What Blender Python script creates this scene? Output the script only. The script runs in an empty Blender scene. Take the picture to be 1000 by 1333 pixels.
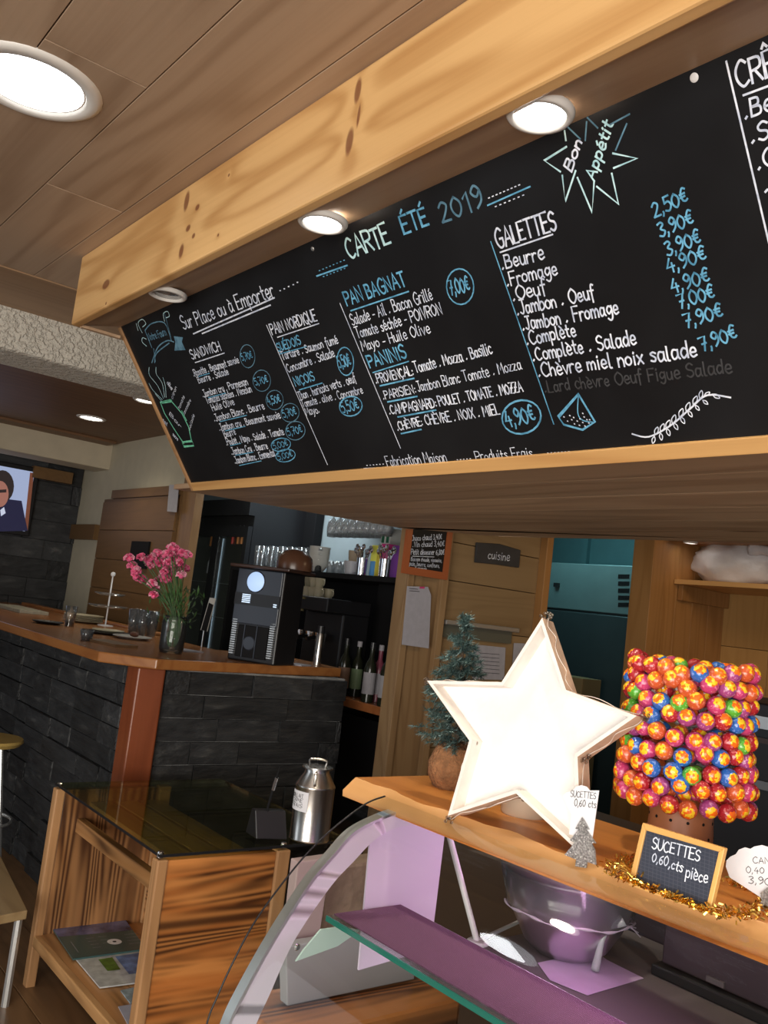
import bpy, bmesh, math, random, unicodedata
from mathutils import Vector, Matrix, noise
rnd = random.Random(7)
V = Vector
# ------------------------------------------------------------------ camera
FPX = 1159.1; CH = 1.5
yaw, pit, rol = math.radians(52.18), math.radians(6.27), math.radians(6.975)
_f = V((-math.sin(yaw)*math.cos(pit), math.cos(yaw)*math.cos(pit), math.sin(pit)))
_r0 = V((math.cos(yaw), math.sin(yaw), 0)); _u0 = _r0.cross(_f)
_r = _r0*math.cos(rol) + _u0*math.sin(rol); _u = _u0*math.cos(rol) - _r0*math.sin(rol)
CAM = V((0, 0, CH))
sc = bpy.context.scene
cd = bpy.data.cameras.new('camera'); cam = bpy.data.objects.new('camera', cd); sc.collection.objects.link(cam)
cam.matrix_world = Matrix(((_r.x, _u.x, -_f.x, 0), (_r.y, _u.y, -_f.y, 0), (_r.z, _u.z, -_f.z, CH), (0, 0, 0, 1)))
cd.sensor_fit = 'VERTICAL'; cd.sensor_height = 36; cd.lens = 36*FPX/1333; cd.clip_start = 0.02
sc.camera = cam
def ray(px, py): return _r*((px-500)/FPX) - _u*((py-666.5)/FPX) + _f
def P(px, py, X=None, Y=None, Z=None, D=None):
    d = ray(px, py)
    if X is not None: t = (X-CAM.x)/d.x
    elif Y is not None: t = (Y-CAM.y)/d.y
    elif Z is not None: t = (Z-CAM.z)/d.z
    else: t = D
    return CAM + d*t
def ppm(v): return FPX/((V(v)-CAM).dot(_f))      # pixels per metre at a point
# ------------------------------------------------------------------ world, light, exposure
w = bpy.data.worlds.new('world'); sc.world = w; w.use_nodes = True
w.node_tree.nodes['Background'].inputs[0].default_value = (0.62, 0.72, 0.85, 1)
w.node_tree.nodes['Background'].inputs[1].default_value = 0.17
vs = sc.view_settings; vs.view_transform = 'Standard'; vs.look = 'None'; vs.gamma = 1; vs.exposure = 0.0
sc.display_settings.display_device = 'sRGB'
def area(name, loc, target, sx, sy, power, col, spread=180):
    l = bpy.data.lights.new(name, 'AREA'); l.shape = 'RECTANGLE'; l.size = sx; l.size_y = sy; l.energy = power; l.color = col
    l.spread = math.radians(spread)
    o = bpy.data.objects.new(name, l); sc.collection.objects.link(o); o.location = loc
    o.rotation_euler = (V(target)-V(loc)).to_track_quat('-Z', 'Y').to_euler(); return o
def spot(name, loc, target, power, col, ang=100, blend=0.6, rad=0.04):
    l = bpy.data.lights.new(name, 'SPOT'); l.energy = power; l.color = col; l.spot_size = math.radians(ang); l.spot_blend = blend; l.shadow_soft_size = rad
    o = bpy.data.objects.new(name, l); sc.collection.objects.link(o); o.location = loc
    o.rotation_euler = (V(target)-V(loc)).to_track_quat('-Z', 'Y').to_euler(); return o
area('shop_window_light', (1.2, -2.3, 1.15), (-1.6, 1.3, 1.25), 3.6, 2.1, 230, (1.0, 0.94, 0.86))
area('door_light', (-4.6, -2.6, 1.4), (-4.4, 1.5, 0.5), 1.6, 1.8, 15, (0.85, 0.92, 1.0))
area('back_bar_light', (-4.7, 3.1, 2.5), (-4.7, 3.6, 1.75), 1.7, 0.2, 20, (0.85, 0.95, 1.0))
area('kitchen_light', (-4.3, 4.7, 2.5), (-4.2, 5.4, 1.4), 0.5, 0.5, 7, (0.45, 0.85, 0.9))
area('case_tube_light', (-0.85, 1.30, 1.112), (-0.95, 1.1, 0.9), 1.1, 0.03, 1.7, (1.0, 0.55, 0.95))
area('serving_area_light', (-1.4, 3.9, 2.5), (-2.6, 4.8, 1.5), 0.5, 0.5, 11, (1.0, 0.72, 0.42))
# ------------------------------------------------------------------ materials
MATS = {}
class NT:
    def __init__(s, name):
        m = bpy.data.materials.new(name); m.use_nodes = True; s.m = m; s.t = m.node_tree; s.b = s.t.nodes['Principled BSDF']; MATS[name] = m
    def n(s, ty, **kw):
        nd = s.t.nodes.new(ty)
        for k, v in kw.items():
            if k.startswith('i_'):
                kk = k[2:]; kk = int(kk) if kk.isdigit() else kk
                if hasattr(v, 'is_output') or isinstance(v, bpy.types.NodeSocket): s.t.links.new(v, nd.inputs[kk])
                else: nd.inputs[kk].default_value = v
            else: setattr(nd, k, v)
        return nd
    def l(s, a, b): s.t.links.new(a, b)
    def math(s, op, a, b=0.0, c=None, clamp=False):
        nd = s.n('ShaderNodeMath', operation=op, use_clamp=clamp)
        for i, v in enumerate((a, b) if c is None else (a, b, c)):
            if isinstance(v, bpy.types.NodeSocket): s.l(v, nd.inputs[i])
            else: nd.inputs[i].default_value = v
        return nd.outputs[0]
    def mix(s, f, a, b):
        nd = s.n('ShaderNodeMix', data_type='RGBA')
        for i, v in ((0, f), (6, a), (7, b)):
            if isinstance(v, bpy.types.NodeSocket): s.l(v, nd.inputs[i])
            else: nd.inputs[i].default_value = v if i == 0 else (*v, 1)
        return nd.outputs[2]
    def ramp(s, f, stops):
        nd = s.n('ShaderNodeValToRGB'); e = nd.color_ramp.elements
        while len(e) < len(stops): e.new(0.5)
        for k, (p, c) in enumerate(stops): e[k].position = p; e[k].color = (*c, 1) if len(c) == 3 else c
        s.l(f, nd.inputs[0]); return nd.outputs[0]
    def set(s, **kw):
        for k, v in kw.items():
            k = {'rough': 'Roughness', 'metal': 'Metallic', 'spec': 'Specular IOR Level', 'trans': 'Transmission Weight', 'coat': 'Coat Weight', 'alpha': 'Alpha'}.get(k, k)
            if isinstance(v, bpy.types.NodeSocket): s.l(v, s.b.inputs[k])
            else: s.b.inputs[k].default_value = v
    def bump(s, h, st=0.3, d=0.01):
        b = s.n('ShaderNodeBump', i_Strength=st, i_Distance=d, i_Height=h); s.l(b.outputs[0], s.b.inputs['Normal'])
def wood(name, c1, c2, axis=0, contrast=0.6, rough=0.45, knots=0.6, ring=12.0, knotc=(0.09, 0.03, 0.012), vari=0.25, scale=1.0, burnt=0.0, across=5.0, kn=(), fine=0.7):
    a = NT(name); tc = a.n('ShaderNodeTexCoord'); oi = a.n('ShaderNodeObjectInfo')
    off = a.math('MULTIPLY', oi.outputs['Random'], 31.0)
    def coords(al, ac):
        s = [ac*scale]*3; s[axis] = al*scale
        return a.n('ShaderNodeMapping', i_Vector=tc.outputs['Object'], i_Scale=tuple(s)).outputs[0]
    def no(vec, scl, det, w=off, rg=0.5):
        nd = a.n('ShaderNodeTexNoise', noise_dimensions='4D', i_Vector=vec, i_Scale=scl, i_Detail=det, i_Roughness=rg)
        a.l(w, nd.inputs['W']); return nd.outputs[0]
    n1 = no(coords(0.55, across), 1.0, 1.5)
    kmask = None
    for (kx, ky, kz), rl, rc in kn:
        sc_ = [1/rc]*3; sc_[axis] = 1/rl; sc_[1] = 0.0001
        m1 = a.n('ShaderNodeMapping', i_Vector=tc.outputs['Object'], i_Scale=tuple(sc_)).outputs[0]
        dn = a.n('ShaderNodeVectorMath', operation='DISTANCE'); a.l(m1, dn.inputs[0]); dn.inputs[1].default_value = (kx*sc_[0], ky*sc_[1], kz*sc_[2])
        dd_ = a.math('ADD', dn.outputs['Value'], a.math('MULTIPLY', a.math('SUBTRACT', n1, 0.5), 0.9))
        km = a.n('ShaderNodeMapRange', i_0=dd_, i_1=0.75, i_2=1.15, i_3=1.0, i_4=0.0).outputs[0]
        kmask = km if kmask is None else a.math('MAXIMUM', kmask, km)
        n1 = a.math('ADD', n1, a.math('DIVIDE', 0.09, a.math('MULTIPLY_ADD', dn.outputs['Value'], 0.35, 0.6)))
    rg = a.math('SINE', a.math('MULTIPLY', n1, ring*6.283))
    rg = a.math('MULTIPLY_ADD', rg, 0.5, 0.5)
    rg = a.math('POWER', rg, 2.2)
    n2 = no(coords(1.5, 90.0), 1.0, 3.0)
    f = a.math('MULTIPLY', rg, contrast)
    f = a.math('ADD', f, a.math('MULTIPLY', a.math('SUBTRACT', n2, 0.45), fine), clamp=True)
    col = a.mix(f, c1, c2)
    # knots
    s = [4.2*scale]*3; s[axis] = 1.7*scale
    mp = a.n('ShaderNodeMapping', i_Vector=tc.outputs['Object'], i_Scale=tuple(s))
    vo = a.n('ShaderNodeTexVoronoi', voronoi_dimensions='4D', i_Scale=1.0); a.l(mp.outputs[0], vo.inputs['Vector']); a.l(off, vo.inputs['W'])
    sel = a.math('GREATER_THAN', a.n('ShaderNodeSeparateColor', i_0=vo.outputs['Color']).outputs[0], 1-knots)
    kd = a.n('ShaderNodeMapRange', i_0=vo.outputs['Distance'], i_1=0.06, i_2=0.17, i_3=1.0, i_4=0.0).outputs[0]
    col = a.mix(a.math('MULTIPLY', a.math('MULTIPLY', kd, sel), 0.85), col, knotc)
    if kmask is not None: col = a.mix(a.math('MULTIPLY', kmask, 0.8), col, (0.16, 0.045, 0.02))
    big = no(coords(0.5, 1.6), 1.0, 2.0)
    if burnt:
        bm = a.n('ShaderNodeMapRange', i_0=no(coords(1.6, 6.0), 1.0, 3.0), i_1=0.40, i_2=0.56, i_3=0.0, i_4=1.0).outputs[0]
        st = a.math('MULTIPLY_ADD', a.math('SINE', a.math('MULTIPLY', no(coords(0.4, 7.0), 1.0, 1.0), 130.0)), 0.32, 0.68)
        col = a.mix(a.math('MULTIPLY', a.math('MULTIPLY', bm, st), burnt), col, (0.045, 0.016, 0.007))
    br = a.math('MULTIPLY_ADD', a.math('SUBTRACT', oi.outputs['Random'], 0.5), vari, a.math('MULTIPLY_ADD', big, 0.5, 0.75))
    hs = a.n('ShaderNodeHueSaturation', i_Color=col); a.l(br, hs.inputs['Value'])
    a.l(hs.outputs[0], a.b.inputs['Base Color']); a.set(rough=rough)
    a.bump(n2, 0.15, 0.002); return a.m
def plain(name, c, rough=0.5, metal=0.0, var=0.0, vs=8.0, bump=0.0, bs=60.0, spec=0.5, stretch=(1, 1, 1)):
    a = NT(name); a.set(rough=rough, metal=metal, spec=spec)
    tc = a.n('ShaderNodeTexCoord'); mp = a.n('ShaderNodeMapping', i_Vector=tc.outputs['Object'], i_Scale=stretch)
    nd = a.n('ShaderNodeTexNoise', i_Vector=mp.outputs[0], i_Scale=vs, i_Detail=4.0)
    f = a.n('ShaderNodeMapRange', i_0=nd.outputs[0], i_1=0.3, i_2=0.7).outputs[0]
    a.l(a.mix(f, tuple(x*(1-var) for x in c), tuple(min(1, x*(1+var)) for x in c)), a.b.inputs['Base Color'])
    if bump:
        n3 = a.n('ShaderNodeTexNoise', i_Vector=mp.outputs[0], i_Scale=bs, i_Detail=3.0); a.bump(n3.outputs[0], bump, 0.01)
    return a.m
def emit(name, c, st):
    a = NT(name); a.b.inputs['Base Color'].default_value = (*c, 1); a.b.inputs['Emission Color'].default_value = (*c, 1); a.b.inputs['Emission Strength'].default_value = st; return a.m
def glass(name, tint=(0.97, 0.99, 0.98), refl=1.0, rough=0.02, dull=0.0):
    a = NT(name); t = a.t; t.nodes.remove(a.b)
    tr = a.n('ShaderNodeBsdfTransparent'); tr.inputs[0].default_value = (*tint, 1)
    gl = a.n('ShaderNodeBsdfGlossy', i_Roughness=rough); fr = a.n('ShaderNodeFresnel', i_IOR=1.5)
    mx = a.n('ShaderNodeMixShader'); a.l(a.math('MULTIPLY', fr.outputs[0], refl, clamp=True), mx.inputs[0]); a.l(tr.outputs[0], mx.inputs[1]); a.l(gl.outputs[0], mx.inputs[2])
    if dull:  # white diffuse share; on drinking glasses it stands in for bright highlights
        df = a.n('ShaderNodeBsdfDiffuse'); df.inputs[0].default_value = (.8, .83, .85, 1); m2 = a.n('ShaderNodeMixShader'); m2.inputs[0].default_value = dull; a.l(mx.outputs[0], m2.inputs[1]); a.l(df.outputs[0], m2.inputs[2]); mx = m2
    a.l(mx.outputs[0], t.nodes['Material Output'].inputs[0]); return a.m
pine = wood('pine_lit', (0.66, 0.38, 0.145), (0.46, 0.22, 0.07), 0, 0.45, 0.4, 0.35, 7.0)
pine_under = wood('pine_soffit', (0.56, 0.385, 0.24), (0.37, 0.23, 0.135), 0, 0.6, 0.5, 0.6, 6.0)
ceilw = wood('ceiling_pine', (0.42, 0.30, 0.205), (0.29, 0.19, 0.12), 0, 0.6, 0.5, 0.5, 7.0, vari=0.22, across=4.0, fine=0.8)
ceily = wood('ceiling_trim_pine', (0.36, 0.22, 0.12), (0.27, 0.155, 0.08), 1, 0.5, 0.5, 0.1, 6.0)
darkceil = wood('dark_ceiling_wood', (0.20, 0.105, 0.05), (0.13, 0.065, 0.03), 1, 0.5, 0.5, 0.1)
shelfw = wood('orange_shelf_wood', (0.66, 0.26, 0.06), (0.50, 0.17, 0.035), 0, 0.55, 0.35, 0.12, 9.0)
shelfedge = wood('pale_cut_edge_wood', (0.70, 0.36, 0.13), (0.60, 0.28, 0.09), 0, 0.4, 0.5, 0.05, 9.0)
barw = wood('varnished_bar_wood', (0.42, 0.17, 0.05), (0.30, 0.10, 0.028), 0, 0.5, 0.25, 0.1, 9.0)
barwy = wood('varnished_bar_edge_wood', (0.40, 0.14, 0.045), (0.30, 0.09, 0.025), 1, 0.4, 0.3, 0.05, 9.0)
doorpost = wood('door_post_wood', (0.25, 0.14, 0.06), (0.18, 0.095, 0.04), 2, 0.4, 0.4, 0.1)
redpost = wood('red_post_wood', (0.23, 0.06, 0.022), (0.15, 0.035, 0.012), 2, 0.4, 0.3, 0.0)
doorw = wood('brown_door_wood', (0.17, 0.09, 0.032), (0.12, 0.06, 0.02), 0, 0.3, 0.45, 0.0)
wally = wood('kitchen_wall_planks', (0.31, 0.205, 0.10), (0.24, 0.15, 0.07), 1, 0.4, 0.5, 0.35)
postz = wood('post_pine', (0.34, 0.215, 0.105), (0.25, 0.145, 0.065), 2, 0.6, 0.5, 0.3)
pinez = wood('orange_panel_pine', (0.42, 0.21, 0.07), (0.32, 0.145, 0.04), 2, 0.5, 0.45, 0.45)
pinewx = wood('yellow_back_planks', (0.56, 0.32, 0.11), (0.46, 0.25, 0.075), 2, 0.4, 0.45, 0.5)
burnt_x = wood('burnt_wood_x', (0.55, 0.28, 0.11), (0.42, 0.19, 0.06), 0, 0.5, 0.4, 0.3, burnt=0.9)
burnt_y = wood('burnt_wood_y', (0.62, 0.25, 0.07), (0.46, 0.14, 0.03), 1, 0.6, 0.35, 0.15, burnt=0.93, ring=8)
burnt_z = wood('burnt_wood_z', (0.40, 0.20, 0.08), (0.28, 0.12, 0.04), 2, 0.7, 0.4, 0.2, burnt=0.96)
edgewood = wood('table_edge_wood', (0.46, 0.25, 0.11), (0.36, 0.18, 0.07), 2, 0.4, 0.5, 0.1, burnt=0.25)
edgewoodx = wood('table_rail_wood', (0.52, 0.29, 0.12), (0.40, 0.20, 0.075), 0, 0.4, 0.45, 0.1, burnt=0.45)
yellowwood = wood('yellow_seat_wood', (0.55, 0.38, 0.11), (0.45, 0.3, 0.08), 0, 0.3)
framew = wood('slate_frame_wood', (0.74, 0.42, 0.13), (0.62, 0.32, 0.08), 0, 0.3, 0.4, 0.0)
orangeframe = plain('orange_frame_paint', (0.38, 0.10, 0.03), 0.4)
slate = None
a = NT('slate_stone'); tc = a.n('ShaderNodeTexCoord'); oi = a.n('ShaderNodeObjectInfo')
n1 = a.n('ShaderNodeTexNoise', noise_dimensions='4D', i_Vector=tc.outputs['Object'], i_Scale=2.2, i_Detail=6.0); a.l(a.math('MULTIPLY', oi.outputs['Random'], 50.0), n1.inputs['W'])
base = a.ramp(n1.outputs[0], [(0.3, (0.018, 0.019, 0.021)), (0.6, (0.035, 0.037, 0.039)), (0.75, (0.085, 0.085, 0.082))])
hs = a.n('ShaderNodeHueSaturation', i_Color=base); a.l(a.math('MULTIPLY_ADD', oi.outputs['Random'], 0.7, 0.65), hs.inputs['Value'])
a.l(hs.outputs[0], a.b.inputs['Base Color']); a.set(rough=0.55); a.bump(n1.outputs[0], 0.7, 0.03); slate = a.m
joint = plain('pale_mortar', (0.26, 0.26, 0.25), 0.9, var=0.7, vs=9)
backing = plain('dark_backing', (0.03, 0.03, 0.028), 0.9)
a = NT('rough_stucco'); tc = a.n('ShaderNodeTexCoord')
n1 = a.n('ShaderNodeTexNoise', i_Vector=tc.outputs['Object'], i_Scale=38.0, i_Detail=4.0, i_Roughness=0.6)
n2 = a.n('ShaderNodeTexNoise', i_Vector=tc.outputs['Object'], i_Scale=60.0, i_Detail=2.0)
h = a.ramp(n1.outputs[0], [(0.42, (0, 0, 0)), (0.56, (1, 1, 1))]); hh = a.math('ADD', h, a.math('MULTIPLY', n2.outputs[0], 0.5))
a.l(a.mix(0.5, (0.60, 0.56, 0.48), (0.68, 0.65, 0.57)), a.b.inputs['Base Color']); a.set(rough=0.85); a.bump(hh, 0.8, 0.008); stucco = a.m
a = NT('chalkboard_black'); tc = a.n('ShaderNodeTexCoord')
n1 = a.n('ShaderNodeTexNoise', i_Vector=tc.outputs['Object'], i_Scale=2.5, i_Detail=5.0)
a.l(a.ramp(n1.outputs[0], [(0.35, (0.008, 0.008, 0.009)), (0.75, (0.016, 0.017, 0.019))]), a.b.inputs['Base Color']); a.set(rough=0.45, spec=0.22); board_m = a.m
def chalk(name, c1, c2):
    a = NT(name); tc = a.n('ShaderNodeTexCoord'); n = a.n('ShaderNodeTexNoise', i_Vector=tc.outputs['Object'], i_Scale=45.0, i_Detail=2.0)
    a.l(a.ramp(n.outputs[0], [(0.35, c1), (0.6, c2)]), a.b.inputs['Base Color']); a.set(rough=0.8); return a.m
CW = chalk('white_chalk', (0.50, 0.56, 0.70), (0.82, 0.87, 0.97)); CB = chalk('blue_chalk', (0.07, 0.26, 0.42), (0.16, 0.47, 0.70))
CG = chalk('green_chalk', (0.10, 0.45, 0.28), (0.2, 0.65, 0.42)); CF = chalk('faded_chalk', (0.03, 0.03, 0.032), (0.045, 0.046, 0.05)); CD = chalk('dim_blue_chalk', (0.06, 0.15, 0.22), (0.12, 0.26, 0.36))
CC = chalk('pale_cyan_chalk', (0.35, 0.60, 0.66), (0.6, 0.85, 0.88)); INK = plain('black_ink', (0.02, 0.02, 0.025), 0.6)
beige = plain('beige_wall_paint', (0.50, 0.45, 0.33), 0.85, var=0.05)
beigebeam = plain('beige_beam_paint', (0.55, 0.48, 0.35), 0.85, var=0.05)
greywall = plain('grey_blue_wall', (0.30, 0.36, 0.38), 0.8, var=0.04)
teal = plain('teal_kitchen_wall', (0.10, 0.24, 0.26), 0.6, var=0.05)
steel = plain('kitchen_fridge_steel', (0.20, 0.30, 0.30), 0.4, 0.5, 0.05)
steeldark = plain('dark_fridge_steel', (0.06, 0.085, 0.09), 0.4, 0.5, 0.05)
chrome = plain('polished_steel', (0.75, 0.75, 0.76), 0.16, 1.0)
brushed = plain('brushed_can_steel', (0.62, 0.60, 0.57), 0.27, 1.0, 0.08, 3, stretch=(1, 1, 0.1))
alu = plain('silver_trim', (0.62, 0.63, 0.62), 0.35, 0.8)
white = plain('white_paint', (0.82, 0.82, 0.82), 0.4)
starwhite = plain('star_white_paint', (0.90, 0.88, 0.86), 0.5, var=0.04, vs=12, bump=0.2)
starband = plain('star_cardboard_rim', (0.62, 0.44, 0.32), 0.7, var=0.25, vs=30)
starwhiter = plain('star_rim_white', (0.86, 0.80, 0.74), 0.6, var=0.08, vs=25)
lampwhite = plain('lamp_ring_white', (0.72, 0.70, 0.66), 0.4)
bulb = emit('lit_lamp', (1.0, 0.97, 0.9), 9.0); bulbcool = emit('lit_lamp_cool', (0.93, 0.97, 1.0), 6.0)
bulboff = plain('unlit_reflector', (0.45, 0.45, 0.46), 0.2, 0.8, 0.4, 40)
black = plain('black_plastic', (0.012, 0.012, 0.014), 0.4); blackm = plain('matt_black', (0.010, 0.010, 0.011), 0.7, spec=0.15)
machg = plain('machine_charcoal', (0.035, 0.042, 0.058), 0.35)
darkbrown = plain('dark_brown_metal', (0.05, 0.025, 0.018), 0.35)
paper = plain('white_paper', (0.80, 0.80, 0.84), 0.7); paperg = plain('dull_paper', (0.42, 0.42, 0.48), 0.8, var=0.06, vs=30); paperd = plain('pinned_note_paper', (0.36, 0.35, 0.38), 0.8, var=0.05, vs=30)
pinkpaper = plain('lilac_paper', (0.72, 0.55, 0.80), 0.7, var=0.08, vs=20)
panelm = plain('pink_lit_white_panel', (0.72, 0.62, 0.76), 0.5); casewhite = plain('case_white_enamel', (0.72, 0.74, 0.74), 0.35); caseside = plain('pink_lit_arch_side', (0.70, 0.64, 0.72), 0.3)  # white panel and arch side: pink case light is mixed into their colours
greyboxm = plain('pale_grey_box', (0.36, 0.37, 0.38), 0.5); pinkbox = plain('pinkish_box', (0.42, 0.32, 0.31), 0.6)
kraft = plain('crumpled_kraft', (0.26, 0.19, 0.13), 0.7, var=0.25, vs=18, bump=0.8, bs=20)
gpane = glass('clear_glass', (0.95, 0.98, 0.96), 0.55); gthin = glass('drinking_glass', (0.97, 0.98, 0.98), 2.4, 0.07, 0.06); gvase = glass('vase_glass', (0.96, 0.98, 0.97), 1.0, 0.04, 0.02); gtable = glass('tinted_table_glass', (0.85, 0.88, 0.62), 0.6)
film = glass('cling_film', (0.93, 0.90, 0.95), 1.3, 0.15, 0.06); gedge = plain('green_glass_edge', (0.02, 0.20, 0.15), 0.15)
mat_purple = NT('purple_woven_mat'); a = mat_purple; tc = a.n('ShaderNodeTexCoord')
wv = a.n('ShaderNodeTexWave', i_Vector=tc.outputs['Object'], i_Scale=95.0, i_Distortion=2.5); wv.bands_direction = 'Y'
wx = a.n('ShaderNodeTexWave', i_Vector=tc.outputs['Object'], i_Scale=120.0, i_Distortion=2.0)
hh = a.math('MULTIPLY', wv.outputs[1], wx.outputs[1]); a.l(a.mix(hh, (0.13, 0.05, 0.10), (0.36, 0.17, 0.30)), a.b.inputs['Base Color']); a.set(rough=0.8); a.bump(hh, 0.6, 0.003); matp = a.m
deckm = plain('case_deck_grey', (0.17, 0.145, 0.155), 0.6, 0.0); darkdrawer = plain('dark_aubergine_plastic', (0.045, 0.03, 0.038), 0.35)
gold = plain('gold_tinsel', (0.78, 0.50, 0.12), 0.22, 1.0, 0.3, 60)
glitter = plain('silver_glitter', (0.48, 0.48, 0.49), 0.35, 0.6, 0.5, 350, bump=0.8, bs=500)
needles = plain('frosted_green_needles', (0.075, 0.13, 0.125), 0.35, 0.25, 0.4, 60); needles2 = plain('pale_frosted_needles', (0.20, 0.30, 0.29), 0.3, 0.4)
burlap = plain('brown_burlap', (0.26, 0.12, 0.05), 0.9, 0, 0.3, 60, bump=0.7, bs=150); terracotta = plain('terracotta_pot', (0.36, 0.14, 0.06), 0.45, var=0.08)
jarm = plain('cream_candle_jar', (0.50, 0.40, 0.30), 0.3, var=0.1)
pink = plain('pink_petal', (0.75, 0.12, 0.26), 0.6, var=0.35, vs=40); pink2 = plain('pale_pink_petal', (0.80, 0.38, 0.48), 0.6); leafm = plain('stem_green', (0.06, 0.14, 0.04), 0.5, var=0.3)
bagm = plain('white_carrier_bag', (0.82, 0.80, 0.82), 0.35, var=0.08, bump=0.5, bs=22)
stickm = plain('white_stick', (0.8, 0.78, 0.78), 0.5)
floorm = wood('floor_wood', (0.20, 0.11, 0.05), (0.13, 0.07, 0.03), 0, 0.5, 0.4, 0.1)
# ------------------------------------------------------------------ mesh helper
class MB:
    def __init__(s): s.v = []; s.f = []; s.mi = []; s.cur = 0
    def face(s, *ps):
        i = len(s.v); s.v += [V(p) for p in ps]; s.f.append(tuple(range(i, i+len(ps)))); s.mi.append(s.cur)
    def addf(s, idx): s.f.append(tuple(idx)); s.mi.append(s.cur)
    def box(s, x0, x1, y0, y1, z0, z1):
        s.prism([(x0, y0, z0), (x1, y0, z0), (x1, y1, z0), (x0, y1, z0)], (0, 0, z1-z0)); return s
    def prism(s, poly, d):
        poly = [V(p) for p in poly]; d = V(d); n = len(poly); i = len(s.v)
        s.v += poly + [p+d for p in poly]
        s.addf(reversed(range(i, i+n))); s.addf(range(i+n, i+2*n))
        for k in range(n): s.addf((i+k, i+(k+1) % n, i+n+(k+1) % n, i+n+k))
        return s
    def obox(s, c, ex, ey, ez):           # oriented box, half vectors
        c, ex, ey, ez = V(c), V(ex), V(ey), V(ez)
        s.prism([c-ex-ey-ez, c+ex-ey-ez, c+ex+ey-ez, c-ex+ey-ez], ez*2); return s
    def lathe(s, prof, c=(0, 0, 0), seg=24, ax=None, close=False):
        c = V(c); q = Matrix.Identity(3) if ax is None else V((0, 0, 1)).rotation_difference(V(ax)).to_matrix()
        i = len(s.v); m = len(prof)
        for k in range(seg):
            an = 2*math.pi*k/seg
            for r, z in prof: s.v.append(c + q @ V((r*math.cos(an), r*math.sin(an), z)))
        for k in range(seg):
            k2 = (k+1) % seg
            for j in range(m-1 if not close else m):
                j2 = (j+1) % m
                s.addf((i+k*m+j, i+k2*m+j, i+k2*m+j2, i+k*m+j2))
        return s
    def tube(s, pts, r, seg=8, cap=True):
        pts = [V(p) for p in pts]; rs = r if isinstance(r, (list, tuple)) else [r]*len(pts); i = len(s.v); n = len(pts); up = None
        for k, p in enumerate(pts):
            t = (pts[min(k+1, n-1)] - pts[max(k-1, 0)]).normalized()
            if up is None: up = V((0, 0, 1)) if abs(t.z) < 0.9 else V((1, 0, 0))
            x = t.cross(up).normalized(); y = x.cross(t).normalized(); up = y
            for j in range(seg): an = 2*math.pi*j/seg; s.v.append(p + (x*math.cos(an) + y*math.sin(an))*rs[k])
        for k in range(n-1):
            for j in range(seg): s.addf((i+k*seg+j, i+k*seg+(j+1) % seg, i+(k+1)*seg+(j+1) % seg, i+(k+1)*seg+j))
        if cap: s.addf(reversed(range(i, i+seg))); s.addf(range(i+(n-1)*seg, i+n*seg))
        return s
    def ball(s, c, r, seg=12, rings=8, sc=(1, 1, 1)):
        c = V(c); pr = [(max(1e-5, math.sin(math.pi*k/rings))*r, -math.cos(math.pi*k/rings)*r) for k in range(rings+1)]
        i = len(s.v); s.lathe(pr, (0, 0, 0), seg)
        for k in range(i, len(s.v)): v = s.v[k]; s.v[k] = c + V((v.x*sc[0], v.y*sc[1], v.z*sc[2]))
        return s
    def build(s, name, mat, parent=None, smooth=False, bevel=0.0, loc=None):
        me = bpy.data.meshes.new(name)
        o = V(loc) if loc is not None else (V(parent.get('_w', (0, 0, 0))) if parent is not None else V((0, 0, 0)))
        me.from_pydata([tuple(v-o) for v in s.v], [], s.f)
        for m in (mat if isinstance(mat, (list, tuple)) else [mat]): me.materials.append(m)
        me.polygons.foreach_set('material_index', s.mi)
        bm = bmesh.new(); bm.from_mesh(me); bmesh.ops.remove_doubles(bm, verts=bm.verts, dist=1e-6); bmesh.ops.recalc_face_normals(bm, faces=bm.faces)
        if bevel:
            ed = [e for e in bm.edges if len(e.link_faces) == 2 and e.calc_face_angle(0) > 0.6]
            bmesh.ops.bevel(bm, geom=ed, offset=bevel, segments=2, affect='EDGES', profile=0.5)
        bm.to_mesh(me); bm.free()
        if smooth:
            me.polygons.foreach_set('use_smooth', [True]*len(me.polygons))
            if smooth != 'all': me.set_sharp_from_angle(angle=math.radians(40))
        ob = bpy.data.objects.new(name, me); sc.collection.objects.link(ob)
        if loc is not None: ob.location = o - (V(parent['_w']) if parent is not None and '_w' in parent else V((0, 0, 0)))
        if parent is not None: ob.parent = parent
        ob['_w'] = tuple(o); return ob
def tag(o, label=None, cat=None, group=None, kind=None):
    if label: o['label'] = label
    if cat: o['category'] = cat
    if group: o['group'] = group
    if kind: o['kind'] = kind
    return o
def thing(name, loc, label, cat, group=None):
    o = bpy.data.objects.new(name, None); sc.collection.objects.link(o); o.location = loc; o.empty_display_size = 0.05; o['_w'] = tuple(loc)
    return tag(o, label, cat, group)
def struct(o): o['kind'] = 'structure'; return o
def catmull(pts, n=4, closed=False):
    pts = [V(p) for p in pts]; out = []; m = len(pts)
    if m < 3: return pts
    for k in range(m-1 if not closed else m):
        g = lambda q: pts[q % m] if closed else pts[min(max(q, 0), m-1)]
        a, b, c, d = g(k-1), g(k), g(k+1), g(k+2)
        for j in range(n):
            t = j/n; out.append(0.5*((2*b) + (c-a)*t + (2*a-5*b+4*c-d)*t*t + (3*b-a-3*c+d)*t**3))
    if not closed: out.append(pts[-1])
    return out
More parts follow.
